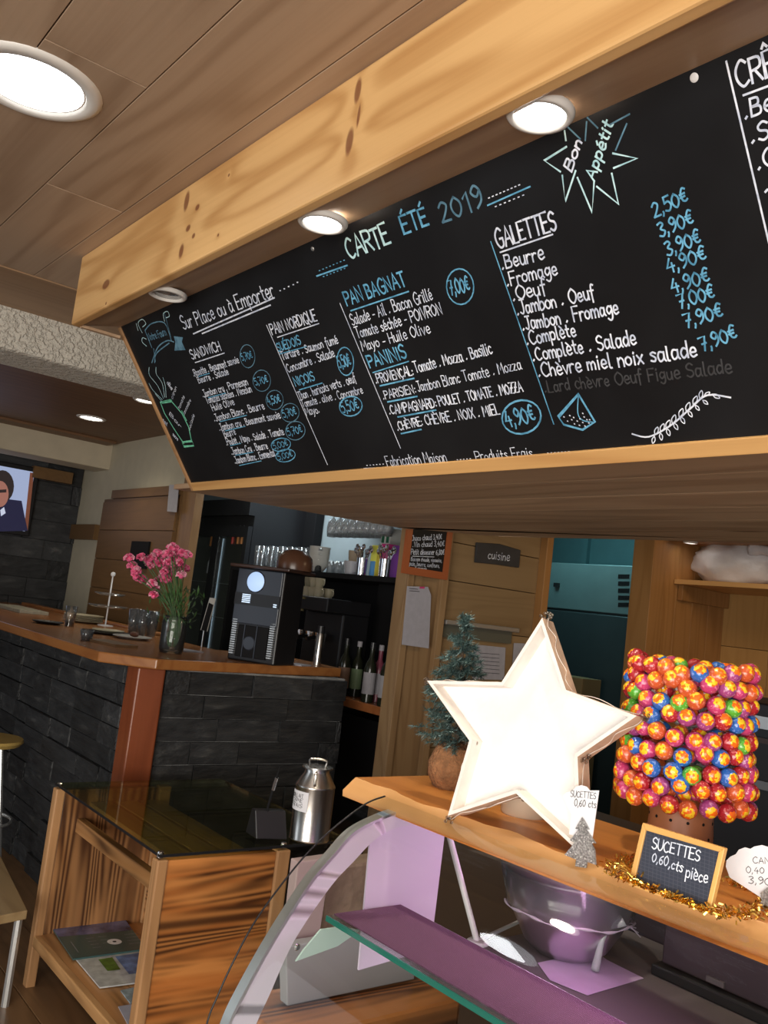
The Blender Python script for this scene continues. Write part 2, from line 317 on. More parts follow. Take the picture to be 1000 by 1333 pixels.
# ------------------------------------------------------------------ handwriting
GL = """A 7;0,0 3.5,10 7,0;1.2,3.5 5.8,3.5
B 6;0,0 0,10;~0,10 4.5,9.5 4.5,6 0,5.3 5.5,4.6 5.5,.6 0,0
C 6.5;~6,8.5 3.5,10 .3,7 .3,3 3,0 6.3,1.3
D 6.5;0,0 0,10;~0,10 4.5,9 6.2,5 4.5,1 0,0
E 5.5;5.5,10 0,10 0,0 5.5,0;0,5.2 4.5,5.2
F 5.5;5.5,10 0,10 0,0;0,5.2 4.3,5.2
G 7;~6.3,8.5 3.8,10 .3,7 .3,3 3,0 6.3,1 6.5,4.5;6.5,4.5 3.8,4.5
H 6.5;0,0 0,10;6.2,0 6.2,10;0,5 6.2,5
I 1.5;.7,0 .7,10
J 5;~4,10 4,2.5 2.5,0 .3,1.2;1.5,10 6,10
L 5;0,10 0,0 5,0
M 8;0,0 1,10 4,3.5 7,10 8,0
N 6.5;0,0 0,10 6,0 6,10
O 7;~3.5,10 .3,7 .3,3 3.5,0 6.7,3 6.7,7 3.5,10
P 6;0,0 0,10;~0,10 5.5,9.3 5.5,5.6 0,4.8
Q 7;~3.5,10 .3,7 .3,3 3.5,0 6.7,3 6.7,7 3.5,10;4,3 7,-1
R 6;0,0 0,10;~0,10 5.5,9.3 5.5,5.6 0,4.8;2.5,4.8 6,0
S 5.5;~5.3,8.6 3,10 .4,8.2 1,5.8 4.6,4.4 5.3,1.8 2.8,0 .1,1.3
T 6.5;0,10 6.5,10;3.2,10 3.2,0
U 6;~0,10 .2,3 3,0 5.8,3 6,10
V 6;0,10 3,0 6,10
W 8.5;0,10 2,0 4.2,7 6.5,0 8.5,10
X 6;0,10 6,0;6,10 0,0
Z 5.6;0,10 5.5,10 0,0 5.8,0;1,5 4.5,5
a 5.2;~4.6,5.3 1.5,6 .2,3 1.5,0 4.2,1.8 4.6,5.8;~4.6,5.8 4.6,1.5 5.6,0
b 4.8;~.2,10 .2,1 2,0 4.8,2 4,5.3 2,6 .3,4
c 4.5;~4.4,5 2.2,6 .2,3 2,0 4.6,1
d 5;~4.6,5 2,6 .2,3 1.8,0 4.4,2;4.7,10 4.7,0
e 4.8;~.3,3 4.4,3.4 3.5,6 1.2,5.6 .2,2.5 2,0 4.8,1
f 3.8;~4,9.5 2.4,10 1.6,7 1.6,-2;0,6 3.5,6
g 4.8;~4.5,5 2,6 .2,3.5 1.8,1 4.4,3;~4.6,6 4.6,-1 2.5,-3.3 .3,-2
h 4.5;0,10 0,0;~0,4 2.5,6 4.2,4 4.3,0
i 1.5;.7,6 .7,0;.6,8 .9,8.7
l 2;~.5,10 .5,1 2,0
m 7.2;0,6 0,0;~0,4 2,6 3.4,4 3.5,0;~3.5,4 5.5,6 7,4 7,0
n 4.5;0,6 0,0;~0,4 2.4,6 4.2,4 4.3,0
o 4.8;~2.4,6 .2,4.5 .2,1.5 2.4,0 4.6,1.5 4.6,4.5 2.4,6
p 4.8;0,6 0,-3.5;~0,4.5 2.5,6 4.6,4 3.5,.5 0,.8
r 3.6;0,6 0,0;~0,4 1.8,6 3.6,5.6
s 4;~4,5.2 2.2,6 .4,4.8 3.6,2.4 2.8,.2 .2,.8
t 3.5;~1.6,9 1.6,1.5 3.5,.2;0,6 3.6,6
u 4.5;~0,6 .2,1.5 2,0 4,2 4.2,6;4.2,6 4.4,0
v 4.4;0,6 2.2,0 4.4,6
x 4.4;0,6 4.4,0;4.4,6 0,0
y 4.6;0,6 2.2,1;~4.6,6 2,-1.5 .3,-3.4
z 4.4;0,6 4.2,6 0,0 4.4,0
0 5.5;~2.7,10 .2,7 .2,3 2.7,0 5.2,3 5.2,7 2.7,10
1 3;0,7.5 2.5,10 2.5,0
2 5.5;~.3,8 2.6,10 5,8 3.5,4.5 0,.2;0,.2 5.5,0
3 5;~.3,9.2 3,10 4.6,8 2,5.5 5,3 3,0 .1,1
4 5.5;3,10 0,4 5.5,4;4,6.5 4,0
5 5;4.8,10 .8,10 .5,5.8;~.5,5.8 3.5,6.2 5,3.2 3,0 .1,.8
6 5.2;~4.5,9.5 1.2,7 .2,3 2.5,0 5,2.3 3,5.2 .6,3.5
7 5.2;0,10 5.2,10 2,0;1.5,5 4.8,5
8 5;~2.5,10 .6,8 2.5,5.4 4.8,2.5 2.5,0 .2,2.5 2.5,5.4 4.4,8 2.5,10
9 5;~4.6,7.5 2.5,5 .3,7.5 2.5,10 4.6,7.5 4.4,3 1.5,0
, 1.5;~.9,1 .9,0 .2,-1.8
. 2.4;.4,.3 1.3,1.1
: 1.8;.6,1 1,1.4;.6,5 1,5.4
- 4;.3,3.5 3.7,3.5
€ 5;~5,9 3,10 1,6.5 1.4,2 3.5,.8 5,1.6;0,6.3 4,6.3;0,4.2 3.6,4.2"""
GLY = {}
for ln in GL.split('\n'):
    hd, *ss = ln.split(';'); ch, wd = hd[0], float(hd[2:])
    st = []
    for s_ in ss:
        sm = s_.startswith('~'); pts = [tuple(map(float, q.split(','))) for q in s_.lstrip('~').split()]
        if sm: pts = [(p.x, p.y) for p in catmull([(x, y, 0) for x, y in pts], 4)]
        st.append(pts)
    GLY[ch] = (wd, st)
def layout(text, slant=0.08, seed=0):
    r = random.Random(seed+len(text)); x = 0; out = []
    for chh in unicodedata.normalize('NFD', text):
        if chh == ' ': x += 4.4; continue
        if unicodedata.combining(chh):
            top = 11.3 if up else 7.4; c = px_ + pw/2
            nm = {0x301: [(c-.6, top), (c+1.2, top+1.7)], 0x300: [(c+.8, top), (c-.9, top+1.7)], 0x302: [(c-1.4, top), (c, top+1.5), (c+1.4, top)], 0x308: [(c-1, top), (c+1, top)], 0x327: [(c, 0), (c+.5, -1.2), (c-.7, -2)]}.get(ord(chh))
            if nm: out.append(nm)
            continue
        wd, st = GLY.get(chh, GLY['o']); up = chh.isupper(); px_, pw = x, wd; j = r.uniform(-.35, .35); k = r.uniform(.93, 1.07)
        for pts in st: out.append([(x + px*k + py*slant, (py*k)+j) for px, py in pts])
        x += wd + 1.7
    return out, max(x-1.7, 1)
class Plane:                       # drawing surface: O + s*S + t*T, N faces the viewer
    def __init__(s, O, S, T): s.O, s.S, s.T = V(O), V(S).normalized(), V(T).normalized(); s.N = s.S.cross(s.T).normalized()
    def px(s, x, y):
        d = ray(x, y); t = (s.O-CAM).dot(s.N)/d.dot(s.N); q = CAM+d*t-s.O; return V((q.dot(s.S), q.dot(s.T)))
    def w(s, q, off=0.0008): return s.O + s.S*q[0] + s.T*q[1] + s.N*off
def stroke(mb, pl, pts, wd, off=0.0008):
    pts = [V(p[:2]) for p in pts]; n = len(pts)
    if n < 2: return
    pts[0] = pts[0] + (pts[0]-pts[1]).normalized()*wd*.4 if (pts[0]-pts[1]).length > 1e-7 else pts[0]
    pts[-1] = pts[-1] + (pts[-1]-pts[-2]).normalized()*wd*.4 if (pts[-1]-pts[-2]).length > 1e-7 else pts[-1]
    L = []
    for k in range(n):
        t = pts[min(k+1, n-1)]-pts[max(k-1, 0)]
        if t.length < 1e-9: t = V((1, 0))
        t.normalize(); nn = V((-t.y, t.x)); m = 1.0
        if 0 < k < n-1:
            e = (pts[k+1]-pts[k]); e = e.normalized() if e.length > 1e-9 else t
            m = min(1.6, 1/max(0.3, abs(e.dot(t))))
        L.append((pts[k]+nn*wd/2*m, pts[k]-nn*wd/2*m))
    i = len(mb.v)
    for a_, b_ in L: mb.v += [pl.w(a_, off), pl.w(b_, off)]
    for k in range(n-1): mb.addf((i+2*k, i+2*k+1, i+2*k+3, i+2*k+2))
def write(pl, text, p0, p1, h, mat, parent, bold=0.11, slant=0.08, name='lettering', metric=False, seed=0):
    a, b = (V(p0), V(p1)) if metric else (pl.px(*p0), pl.px(*p1)); d = b-a; L = d.length; d.normalize(); u = V((-d.y, d.x))
    if not metric:
        h = h/ppm(pl.w(a)); 
        # pixels along T are foreshortened: correct with the projected length
        q0 = proj(pl.w(a)); q1 = proj(pl.w(a+u*0.01)); h = h*ppm(pl.w(a))/((q1-q0).length/0.01)
    st, wd = layout(text, slant, seed); sx = L/wd; sy = h/10; mb = MB()
    for k, pts in enumerate(st): stroke(mb, pl, [a + d*(x*sx) + u*(y*sy) for x, y in pts], h*bold, 0.0008+0.00001*(k % 7))
    return mb.build(name, mat, parent)
def proj(v): v = V(v)-CAM; z = v.dot(_f); return V((500+FPX*v.dot(_r)/z, 666.5-FPX*v.dot(_u)/z))
def lines(pl, segs, wpx, mat, parent, name='chalk_drawing', smooth=False):
    mb = MB()
    for k, sg in enumerate(segs):
        q = [pl.px(*p) for p in sg]
        if smooth and len(q) > 2: q = [V((p.x, p.y)) for p in catmull([(p.x, p.y, 0) for p in q], 5)]
        stroke(mb, pl, q, wpx/ppm(pl.w(q[0])), 0.0009+0.00001*(k % 5))
    return mb.build(name, mat, parent)
# ------------------------------------------------------------------ structure
CZ = 2.62
def plankbox(parent, name, mat, x0, x1, y0, y1, z0, z1, bev=0.0015):
    c = V(((x0+x1)/2, (y0+y1)/2, (z0+z1)/2)); return MB().box(x0, x1, y0, y1, z0, z1).build(name, mat, parent, bevel=bev, loc=c)
flo = struct(MB().box(-8.3, 2.2, -3.2, 6.6, -0.05, 0).build('floor', floorm))
for k in range(6):
    plankbox(flo, 'floorboard', floorm, -5.2, -2.2, 0.2+k*0.2, 0.2+k*0.2+0.195, -0.004, 0.004)
ceil = struct(MB().box(-4.1, 2.2, -3.2, 6.6, CZ+0.03, CZ+0.08).build('ceiling', backing))
ys = [0.904-0.236*k for k in range(9, -1, -1)]
cuts = {0: [-3.55, -1.0, 2.1], 1: [-3.55, -2.66, -0.3, 2.1], 2: [-3.55, -1.935, 2.1], 3: [-3.55, -2.9, -1.2, 2.1]}
for k in range(10):
    y1 = 0.904-0.236*(k-1); y0 = y1-0.236
    cc = cuts[k % 4]
    for j in range(len(cc)-1): plankbox(ceil, 'ceiling_plank', ceilw, cc[j]+0.002, cc[j+1]-0.002, y0+0.0015, y1-0.0015, CZ, CZ+0.03, 0.0012)
plankbox(ceil, 'ceiling_trim', ceily, -4.1, -3.553, -1.5, 3.5, CZ-0.004, CZ+0.03)
plankbox(ceil, 'ceiling_plank', ceilw, -3.55, 2.1, 1.143, 1.5, CZ, CZ+0.03)
# stucco beam
MB_ = MB().box(-4.43, -4.08, -3.2, 3.6, CZ-0.19, CZ+0.05)
struct(MB_.build('trim_1', stucco, bevel=0.02))
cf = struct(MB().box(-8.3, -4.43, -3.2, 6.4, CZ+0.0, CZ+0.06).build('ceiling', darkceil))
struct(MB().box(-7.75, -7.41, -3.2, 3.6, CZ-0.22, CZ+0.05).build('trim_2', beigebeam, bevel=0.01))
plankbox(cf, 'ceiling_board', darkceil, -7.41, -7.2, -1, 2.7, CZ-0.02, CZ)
# far left wall with slate
wl = struct(MB().box(-8.25, -8.02, -3.2, 2.9, 0, CZ).build('wall_left', backing))
def tiles(parent, org, U, W, ulen, hlen, tw, th, thick, seed, nm='slate_tile'):
    org, U, W = V(org), V(U), V(W); N = U.cross(W); r = random.Random(seed)
    me = MB().obox((0, 0, 0), U*0.5, W*0.5, N*0.5)
    base = None; row = 0; z = 0
    po = V(parent['_w'])
    while z < hlen-0.01:
        hh = min(th, hlen-z); x = -r.random()*tw
        while x < ulen:
            ww = tw*r.choice((0.75, 1.0, 1.0, 1.35)); x0, x1 = max(0, x), min(ulen, x+ww); x += ww
            if x1-x0 < 0.02: continue
            if base is None: base = me.build(nm, slate, parent, bevel=0.0, loc=(0, 0, 0)); o = base
            else: o = base.copy(); sc.collection.objects.link(o)
            g = 0.0045; dp = thick*(0.6+0.8*r.random())
            s = V((abs(U.x), abs(U.y), abs(U.z)))*(x1-x0-g) + V((abs(W.x), abs(W.y), abs(W.z)))*(hh-g) + V((abs(N.x), abs(N.y), abs(N.z)))*dp
            o.scale = s; o.location = org + U*((x0+x1)/2) + W*(z+hh/2) + N*(dp/2) - po
        z += th; row += 1
tiles(wl, (-8.02, -0.6, 0.9), (0, 1, 0), (0, 0, 1), 3.35, 1.7, 0.42, 0.17, 0.03, 5)
wb = struct(MB().box(-8.25, -5.80, 2.75, 2.80, 0, CZ).build('wall_back', beige))
struct(MB().box(-8.03, -7.4, 2.70, 2.75, P(103, 702, Y=2.72).z, P(103, 683, Y=2.72).z).build('trim_3', doorw))
q0, q1 = P(95, 607, Y=2.0), P(118, 620, Y=2.6)
struct(MB().box(-8.0, -7.9, 2.28, 2.62, CZ-0.22-0.13, CZ-0.22-0.03).build('trim_4', doorw))
# brown door
dr = struct(MB().box(-7.24, -5.805, 2.69, 2.75, 0, 2.13).build('door_1', doorw))
for k in range(9): plankbox(dr, 'door_plank', doorw, -7.22, -5.82, 2.675, 2.70, 0.0+0.234*k+0.003, 0.234*(k+1)-0.003)
MB().box(-7.08, -5.82, 2.68, 2.745, 2.133, 2.20).build('door_lintel', doorw, dr)
q = P(180, 722, Y=2.66); MB().box(q.x-0.16, q.x+0.16, 2.66, 2.675, q.z-0.10, q.z+0.10).build('door_sign', blackm, dr)
struct(MB().box(-5.80, -5.585, 2.70, 2.76, 0, CZ).build('trim_5', doorpost))
# back bar wall, kitchen partition
struct(MB().box(-7.6, -3.38, 3.70, 3.78, 0, CZ).build('wall_back', greywall))
ppost = struct(MB().box(-3.38, -3.30, 2.745, 2.99, 0, CZ).build('trim_6', postz, bevel=0.003))
MB().box(-3.30, -3.285, 2.745, 2.785, 0, CZ).build('post_batten', postz, ppost, bevel=0.003)
MB().box(-3.30, -3.27, 2.955, 2.995, 0, CZ).build('post_batten', postz, ppost, bevel=0.003)
wk = struct(MB().box(-3.40, -3.36, 2.99, 3.70, 0, CZ).build('wall_kitchen', backing))
zc = [0.2, 0.53, 0.86, 1.19, 1.452, P(577, 754, X=-3.32).z, P(690, 725, X=-3.32).z, 2.3]
for k in range(len(zc)-1): plankbox(wk, 'wall_plank', wally, -3.36, -3.32, 2.992, 3.698, zc[k]+0.0015, zc[k+1]-0.0015, 0.003)
struct(MB().box(-3.42, -3.27, 3.69, 3.74, 0, CZ).build('trim_7', pinez, bevel=0.003))
struct(MB().box(-3.42, -3.27, 4.66, 4.80, 0, CZ).build('trim_8', pinez, bevel=0.003))
wr = struct(MB().box(-3.40, -3.34, 4.80, 5.60, 0, CZ).build('wall_right', backing))
for k in range(4): plankbox(wr, 'wall_panel', pinez, -3.34, -3.31, 4.80+k*0.19+0.001, 4.80+(k+1)*0.19-0.001, 0.2, CZ)
wr2 = struct(MB().box(-3.40, 1.5, 5.60, 5.66, 0, CZ).build('wall_back', backing))
zs = [0.5, 1.0, P(970, 844, Y=5.55).z, 1.9, CZ]
for k in range(4):
    for j in range(8): plankbox(wr2, 'wall_plank', pinewx, -3.34+j*0.36+0.001, -3.34+(j+1)*0.36-0.001, 5.56, 5.60, zs[k]+0.0015, zs[k+1]-0.0015, 0.002)
# kitchen room
struct(MB().box(-6.2, -3.42, 5.95, 6.0, 0, CZ).build('wall_kitchen_back', teal))
struct(MB().box(-3.47, -3.42, 4.80, 5.95, 0, CZ).build('wall_kitchen_side', teal))
q = P(763, 715, Y=5.93); struct(MB().box(q.x-0.03, q.x+0.03, 5.91, 5.95, 0, CZ).build('trim_9', teal))
# ------------------------------------------------------------------ canopy with beam and menu board
BX0, BX1 = -3.161, 0.45
can = thing('wooden_canopy', (BX0, 1.3, 1.89), 'pine canopy with a thick front beam and a flat wooden underside above the counter', 'canopy')
ZB = 1.898
knl = []
for x, y, rl, rc in ((138, 370, .030, .016), (243, 262, .016, .030), (245, 297, .014, .010), (252, 307, .010, .008), (257, 270, .014, .010), (236, 327, .016, .024), (466, 118, .012, .030), (455, 185, .014, .034), (467, 150, .006, .03), (298, 228, .006, .005), (284, 306, .006, .005), (138, 395, .006, .005)):
    q = P(x, y, Y=0.955)-V((BX0, 0.985, 2.5)); knl.append(((q.x, q.y, q.z), rl, rc))
beamw = wood('beam_pine', (0.70, 0.43, 0.18), (0.47, 0.24, 0.08), 0, 0.7, 0.4, 0.0, 5.5, kn=knl, across=6.0, fine=0.7)
MB().box(BX0, BX1, 0.955, 0.988, 2.366, CZ-0.001).build('front_beam', beamw, can, bevel=0.006, loc=(BX0, 0.985, 2.5))
# recessed strip with the spots
MB().prism([(BX0, .9885, 2.374), (BX0, 1.1365, 2.4135), (BX0, 1.1365, 2.43), (BX0, .9885, 2.43)], (BX1-BX0, 0, 0)).build('spot_strip', pine_under, can, loc=(BX0, 1.1, 2.41))
MB().box(BX0, BX0+0.02, .9885, 1.13, 2.364, 2.3739).build('strip_end', pine_under, can)
bt = V((0, 1.134, 2.4125)); bb = V((0, 1.5, ZB)); T = (bt-bb).normalized(); S = V((1, 0, 0))
pl = Plane((BX0, 1.5, ZB), S, T); BL = (bt-bb).length
# underside planks: outline from the cut soffit
so = [P(x, y, Z=ZB-0.012) for x, y in ((243, 640), (342, 656), (426, 671), (514, 686), (630, 697), (708, 700), (848, 703), (1000, 708))]
yb = [p.y for p in so]; xb = [p.x for p in so]
def back_y(x):
    for k in range(3, len(so)-1):
        if xb[k] <= x <= xb[k+1]: return yb[k]+(yb[k+1]-yb[k])*(x-xb[k])/(xb[k+1]-xb[k])
    return yb[-1]
def left_x(y):
    for k in range(0, 3):
        if yb[k] <= y <= yb[k+1]: return xb[k]+(xb[k+1]-xb[k])*(y-yb[k])/(yb[k+1]-yb[k])
    return xb[0] if y < yb[0] else xb[3]
y = 1.535; pw = 0.215
while y < 3.0:
    y2 = min(y+pw, 3.05); poly = []
    if y2 <= yb[3]:
        poly = [(left_x(y), y), (BX1, y), (BX1, y2), (left_x(y2), y2)]
    elif y < yb[4]:
        xs = [xb[3]]+[x for x in (xb[4], xb[5], xb[6], xb[7])]+[BX1]
        poly = [(left_x(y), y), (BX1, y)] + [(x, min(y2, back_y(x))) for x in reversed(xs)]
        if y < yb[3]: poly = poly
    else:
        xs = [x for x in (xb[5], xb[6], xb[7], BX1) if back_y(x) > y+0.005]
        if xs: poly = [(xs[0]-0.25, y), (BX1, y)] + [(x, min(y2, back_y(x))) for x in reversed(xs)]
    if len(poly) > 2:
        mb = MB().prism([(a_, b_+(0.0008 if b_ == y else -0.0008), ZB-0.012) for a_, b_ in poly], (0, 0, 0.02)); mb.build('underside_plank', pine_under, can, loc=(BX0, y, ZB))
    y = y2
mb = MB().prism([(BX0-0.05, 1.56, ZB+0.02), (BX1, 1.56, ZB+0.02), (BX1, 2.85, ZB+0.02), (BX0-0.05, 2.55, ZB+0.02)], (0, 0, 0.02)); mb.build('upper_panel', pine_under, can)
# menu board
bd = thing('menu_chalkboard', (BX0, 1.5, ZB), 'long black chalkboard menu headed CARTE ÉTÉ 2019 under the beam', 'chalkboard')
N = pl.N
c0 = V((BX0, 1.5, ZB)); c1 = V((BX1, 1.5, ZB))
mb = MB(); mb.prism([c0, c1, c1+T*BL, c0+T*BL], -N*0.02); mb.build('panel', board_m, bd)
mb = MB(); mb.prism([c0+N*0.006-T*0.034, c1+N*0.006-T*0.034, c1+N*0.006, c0+N*0.006], -N*0.05); mb.build('bottom_rail', pine, bd, bevel=0.002, loc=(BX0, 1.5, ZB))
mb = MB(); mb.prism([c0+N*0.006-S*0.02-T*0.034, c0+N*0.006-T*0.034, c0+N*0.006+T*(BL+0.0), c0+N*0.006-S*0.02+T*(BL+0.0)], -N*0.04); mb.build('side_rail', edgewood, bd, bevel=0.002)
A_, B_, C_, D_ = (150, 340, .3), (400, 220, .35), (640, 80, .36), (640, 330, .36)
def z(s, x, y): return (s[0]+x*s[2], s[1]+y*s[2])
def wr_(s, x0, y0, x1, y1, h, text, m=CW, bold=0.12, sl=0.08): return write(pl, text, z(s, x0, y0), z(s, x1, y1), h*s[2], m, bd, bold, sl)
def ln_(s, segs, wd, m=CW, smooth=False): return lines(pl, [[z(s, x, y) for x, y in sg] for sg in segs], wd, m, bd, smooth=smooth)
def circ(s, x, y, rx, ry, text, h, m=CB, wd=2.0, tilt=-0.25, mt=None):
    pts = [(x+rx*math.cos(t)+ry*0.12*math.sin(t), y+ry*math.sin(t)+rx*tilt*math.cos(t)*0.6) for t in [2*math.pi*k/20+0.4 for k in range(21)]]
    ln_(s, [pts], wd, m); wr_(s, x-rx*0.68, y+h*0.45+rx*.18, x+rx*0.75, y+h*0.45-rx*.18, h, text, mt or m, 0.13)
wr_(A_, 300, 298, 695, 152, 58, 'Sur Place ou à Emporter', bold=.1); ln_(A_, [[(340, 315), (692, 158)], [(378, 314), (675, 190)]], 1.7)
ln_(A_, [[(x, y), (x+4, y-1)] for x, y in ((715, 128), (733, 120), (752, 110), (772, 102), (790, 92))], 1.5)
wr_(A_, 335, 425, 462, 385, 40, 'SANDWICH', bold=.14); ln_(A_, [[(348, 440), (475, 398)]], 1.3)
for x0, y0, x1, y1, tx in ((343, 500, 540, 440, '.Rosette . Beaumont savoie'), (365, 530, 495, 490, 'Beurre . Salade'), (383, 590, 578, 535, '.Jambon cru . Parmesan'), (400, 618, 595, 566, 'Tomates séchées . Mesclun'), (425, 650, 520, 622, 'Huile Olive'), (433, 695, 650, 640, '.Jambon Blanc . Beurre'), (455, 735, 720, 680, '.Jambon cru . Beaumont savoie'), (478, 765, 525, 750, 'Beurre'), (485, 798, 735, 752, '.Poulet . Mayo . Salade . Tomate'), (508, 840, 665, 812, '.Jambon Cru . Beurre'), (522, 878, 698, 845, '.Jambon Blanc . Emmental')):
    wr_(A_, x0, y0, x1, y1, 30, tx, bold=.13)
ln_(A_, [[(363, 500), (410, 486)], [(405, 592), (480, 572)], [(455, 696), (572, 668)], [(478, 736), (565, 716)], [(500, 800), (545, 790)], [(522, 842), (600, 828)], [(540, 886), (635, 866)]], 1.1, CB)
circ(A_, 575, 412, 32, 50, '5,70€', 30, CD, mt=CB, wd=1.1); circ(A_, 637, 518, 38, 46, '5,70€', 30, CD, mt=CB, wd=1.1); circ(A_, 693, 602, 37, 42, '4,50€', 32, CD, mt=CB, wd=1.1); circ(A_, 760, 657, 39, 40, '5,70€', 32, CD, mt=CB, wd=1.1); circ(A_, 783, 735, 42, 40, '5,70€', 32, CD, mt=CB, wd=1.2); circ(A_, 720, 796, 42, 28, '5,00€', 26, CB, wd=1.3); circ(A_, 740, 843, 42, 27, '5,00€', 26, CB, wd=1.3)
wr_(A_, 683, 318, 878, 258, 46, 'PAIN NORDIQUE', bold=.13); ln_(A_, [[(705, 330), (885, 270)]], 1.3); ln_(A_, [[(658, 278), (922, 882)]], 1.3)
wr_(A_, 710, 392, 808, 358, 38, 'SUÉDOIS', CB, .15); ln_(A_, [[(715, 402), (830, 370)]], 1.2, CB)
wr_(A_, 728, 428, 970, 355, 36, 'Tartare . Saumon fumé'); wr_(A_, 752, 482, 955, 412, 36, 'Concombre . Salade')
wr_(A_, 785, 542, 868, 515, 38, 'NIÇOIS', CB, .15); ln_(A_, [[(800, 558), (900, 528)]], 1.5, CB)
write(pl, 'Thon . haricots verts . oeuf', (390.6, 520), (464.7, 497), 11, CW, bd); write(pl, 'Tomate . olive . Concombre', (394.5, 530), (473.5, 512), 10, CW, bd); write(pl, 'Mayo.', (399.6, 541), (417, 537), 10, CW, bd)
circ(B_, 143, 715, 30, 52, '5,50€', 42, CB, wd=1.6); circ(B_, 163, 882, 42, 36, '5,50€', 38, CB, wd=1.8)
ln_(B_, [[(123, 500), (348, 1038)]], 1.4)
wr_(B_, 160, 335, 312, 275, 72, 'CARTE', CC, .13, 0); wr_(B_, 362, 240, 455, 205, 66, 'ÉTÉ', CB, .14, 0); wr_(B_, 505, 198, 660, 138, 76, '2019', CD, .12, 0)
ln_(B_, [[(36, 398), (150, 358)], [(672, 135), (830, 65)]], 2, CB)
dots = [(45+i*13, 378-i*5.5) for i in range(8)]+[(60+i*13, 400-i*5) for i in range(7)]
ln_(B_, [[(x, y), (x+4, y-1)] for x, y in dots], 1.2, CB); ln_(B_, [[(x, y), (x+5, y-2)] for x, y in [(675+i*14, 108-i*6) for i in range(9)]+[(700+i*17, 140-i*7) for i in range(7)]], 1.5, CW)
wr_(B_, 150, 508, 372, 432, 52, 'PAN BAGNAT', CB, .14, 0); ln_(B_, [[(163, 527), (378, 455)]], 1.8, CB)
wr_(B_, 170, 582, 470, 485, 42, 'Salade - Ail . Bacon Grillé', bold=.1); wr_(B_, 188, 630, 505, 537, 40, 'Tomate séchée - POIVRON', bold=.11); wr_(B_, 208, 676, 460, 608, 38, 'Mayo - Huile Olive', bold=.11)
circ(B_, 570, 437, 50, 66, '7,00€', 52, CB, wd=2)
wr_(B_, 235, 738, 372, 700, 48, 'PANINIS', CB, .15, 0); ln_(B_, [[(245, 757), (378, 715)]], 1.6, CB)
wr_(B_, 258, 797, 398, 765, 34, '.PROVENÇAL:', bold=.15); wr_(B_, 405, 757, 690, 686, 40, 'Tomate . Mozza . Basilic')
wr_(B_, 285, 857, 408, 832, 32, '.PARISIEN:', bold=.13); wr_(B_, 415, 828, 800, 744, 38, 'Jambon Blanc Tomate . Mozza', bold=.1)
wr_(B_, 308, 912, 485, 884, 34, '.CAMPAGNARD:', bold=.15); wr_(B_, 495, 882, 805, 826, 36, 'POULET . TOMATE . MOZZA', bold=.14)
wr_(B_, 338, 972, 432, 952, 32, '.CHÈVRE:', bold=.15); wr_(B_, 445, 952, 718, 910, 36, 'CHÈVRE . NOIX . MIEL', bold=.13)
ln_(B_, [[(272, 806), (398, 778)], [(300, 866), (410, 845)], [(338, 922), (480, 896)], [(350, 984), (425, 968)]], 2, CB)
circ(B_, 798, 922, 72, 62, '4,90€', 58, CB, wd=2.6)
for a_, b_, tx in (((300, 1106), (522, 1090), 'Fabrication Maison'), ((632, 1088), (842, 1072), 'Produits Frais')): wr_(B_, *a_, *b_, 40, tx, bold=.08)
ln_(B_, [[(212, 1113), (292, 1109)], [(548, 1091), (622, 1085)], [(888, 1071), (982, 1062)]], 1.1); ln_(B_, [[(x, y), (x+3, y)] for x, y in [(222+i*12, 1102-i) for i in range(6)]+[(558+i*12, 1081-i) for i in range(5)]+[(895+i*13, 1056-i) for i in range(7)]], 1.2)
ln_(B_, [[(684, 270), (918, 948)]], 1.8, CB)
wr_(C_, 25, 675, 238, 605, 66, 'GALETTES', bold=.12); ln_(C_, [[(32, 690), (222, 625)]], 2)
wr_(C_, 40, 752, 192, 712, 50, '.Beurre', bold=.13); wr_(C_, 58, 812, 240, 768, 48, '.Fromage', bold=.13)
for x0, y0, x1, y1, tx in ((80, 172, 200, 142, '.Oeuf'), (95, 222, 375, 162, '.Jambon . Oeuf'), (115, 278, 462, 217, '.Jambon . Fromage'), (130, 330, 308, 297, '.Complète'), (152, 388, 525, 327, '.Complète . Salade'), (172, 446, 745, 372, '.Chèvre miel noix salade')):
    wr_(D_, x0, y0, x1, y1, 48, tx, bold=.13)
wr_(D_, 195, 502, 870, 430, 42, '.Lard chèvre Oeuf Figue Salade', CF, .13)
for s, x0, y0, x1, y1, tx in ((C_, 592, 565, 712, 505, '2,50€'), (C_, 612, 636, 732, 585, '3,90€'), (C_, 638, 704, 758, 655, '3,90€'), (C_, 642, 767, 778, 715, '4,90€'), (D_, 658, 145, 790, 100, '4,90€'), (D_, 682, 200, 808, 160, '7,00€'), (D_, 705, 270, 838, 228, '7,90€'), (D_, 765, 354, 890, 305, '7,90€')):
    wr_(s, x0, y0, x1, y1, 48, tx, CB, .15)
ln_(C_, [[(265, 250), (270, 285)], [(272, 308), (192, 358), (250, 398)], [(257, 412), (268, 505), (305, 395)], [(312, 420), (365, 545), (372, 435)], [(382, 452), (460, 515), (436, 405)], [(443, 385), (527, 350), (440, 332)]], 2.6, CC)
ln_(C_, [[(450, 320), (490, 225)], [(500, 190), (430, 228)], [(385, 240), (348, 203)], [(345, 218), (340, 285)], [(322, 280), (275, 235)]], 2.2, CD)
wr_(C_, 290, 398, 328, 292, 34, 'Bon', CW, .2); wr_(C_, 372, 432, 440, 228, 40, 'Appétit', CC, .17)
wr_(C_, 895, 100, 1180, -25, 88, 'CRÊPES', bold=.11); ln_(C_, [[(850, 0), (1010, 680)], [(912, 122), (1200, 15)]], 2.8)
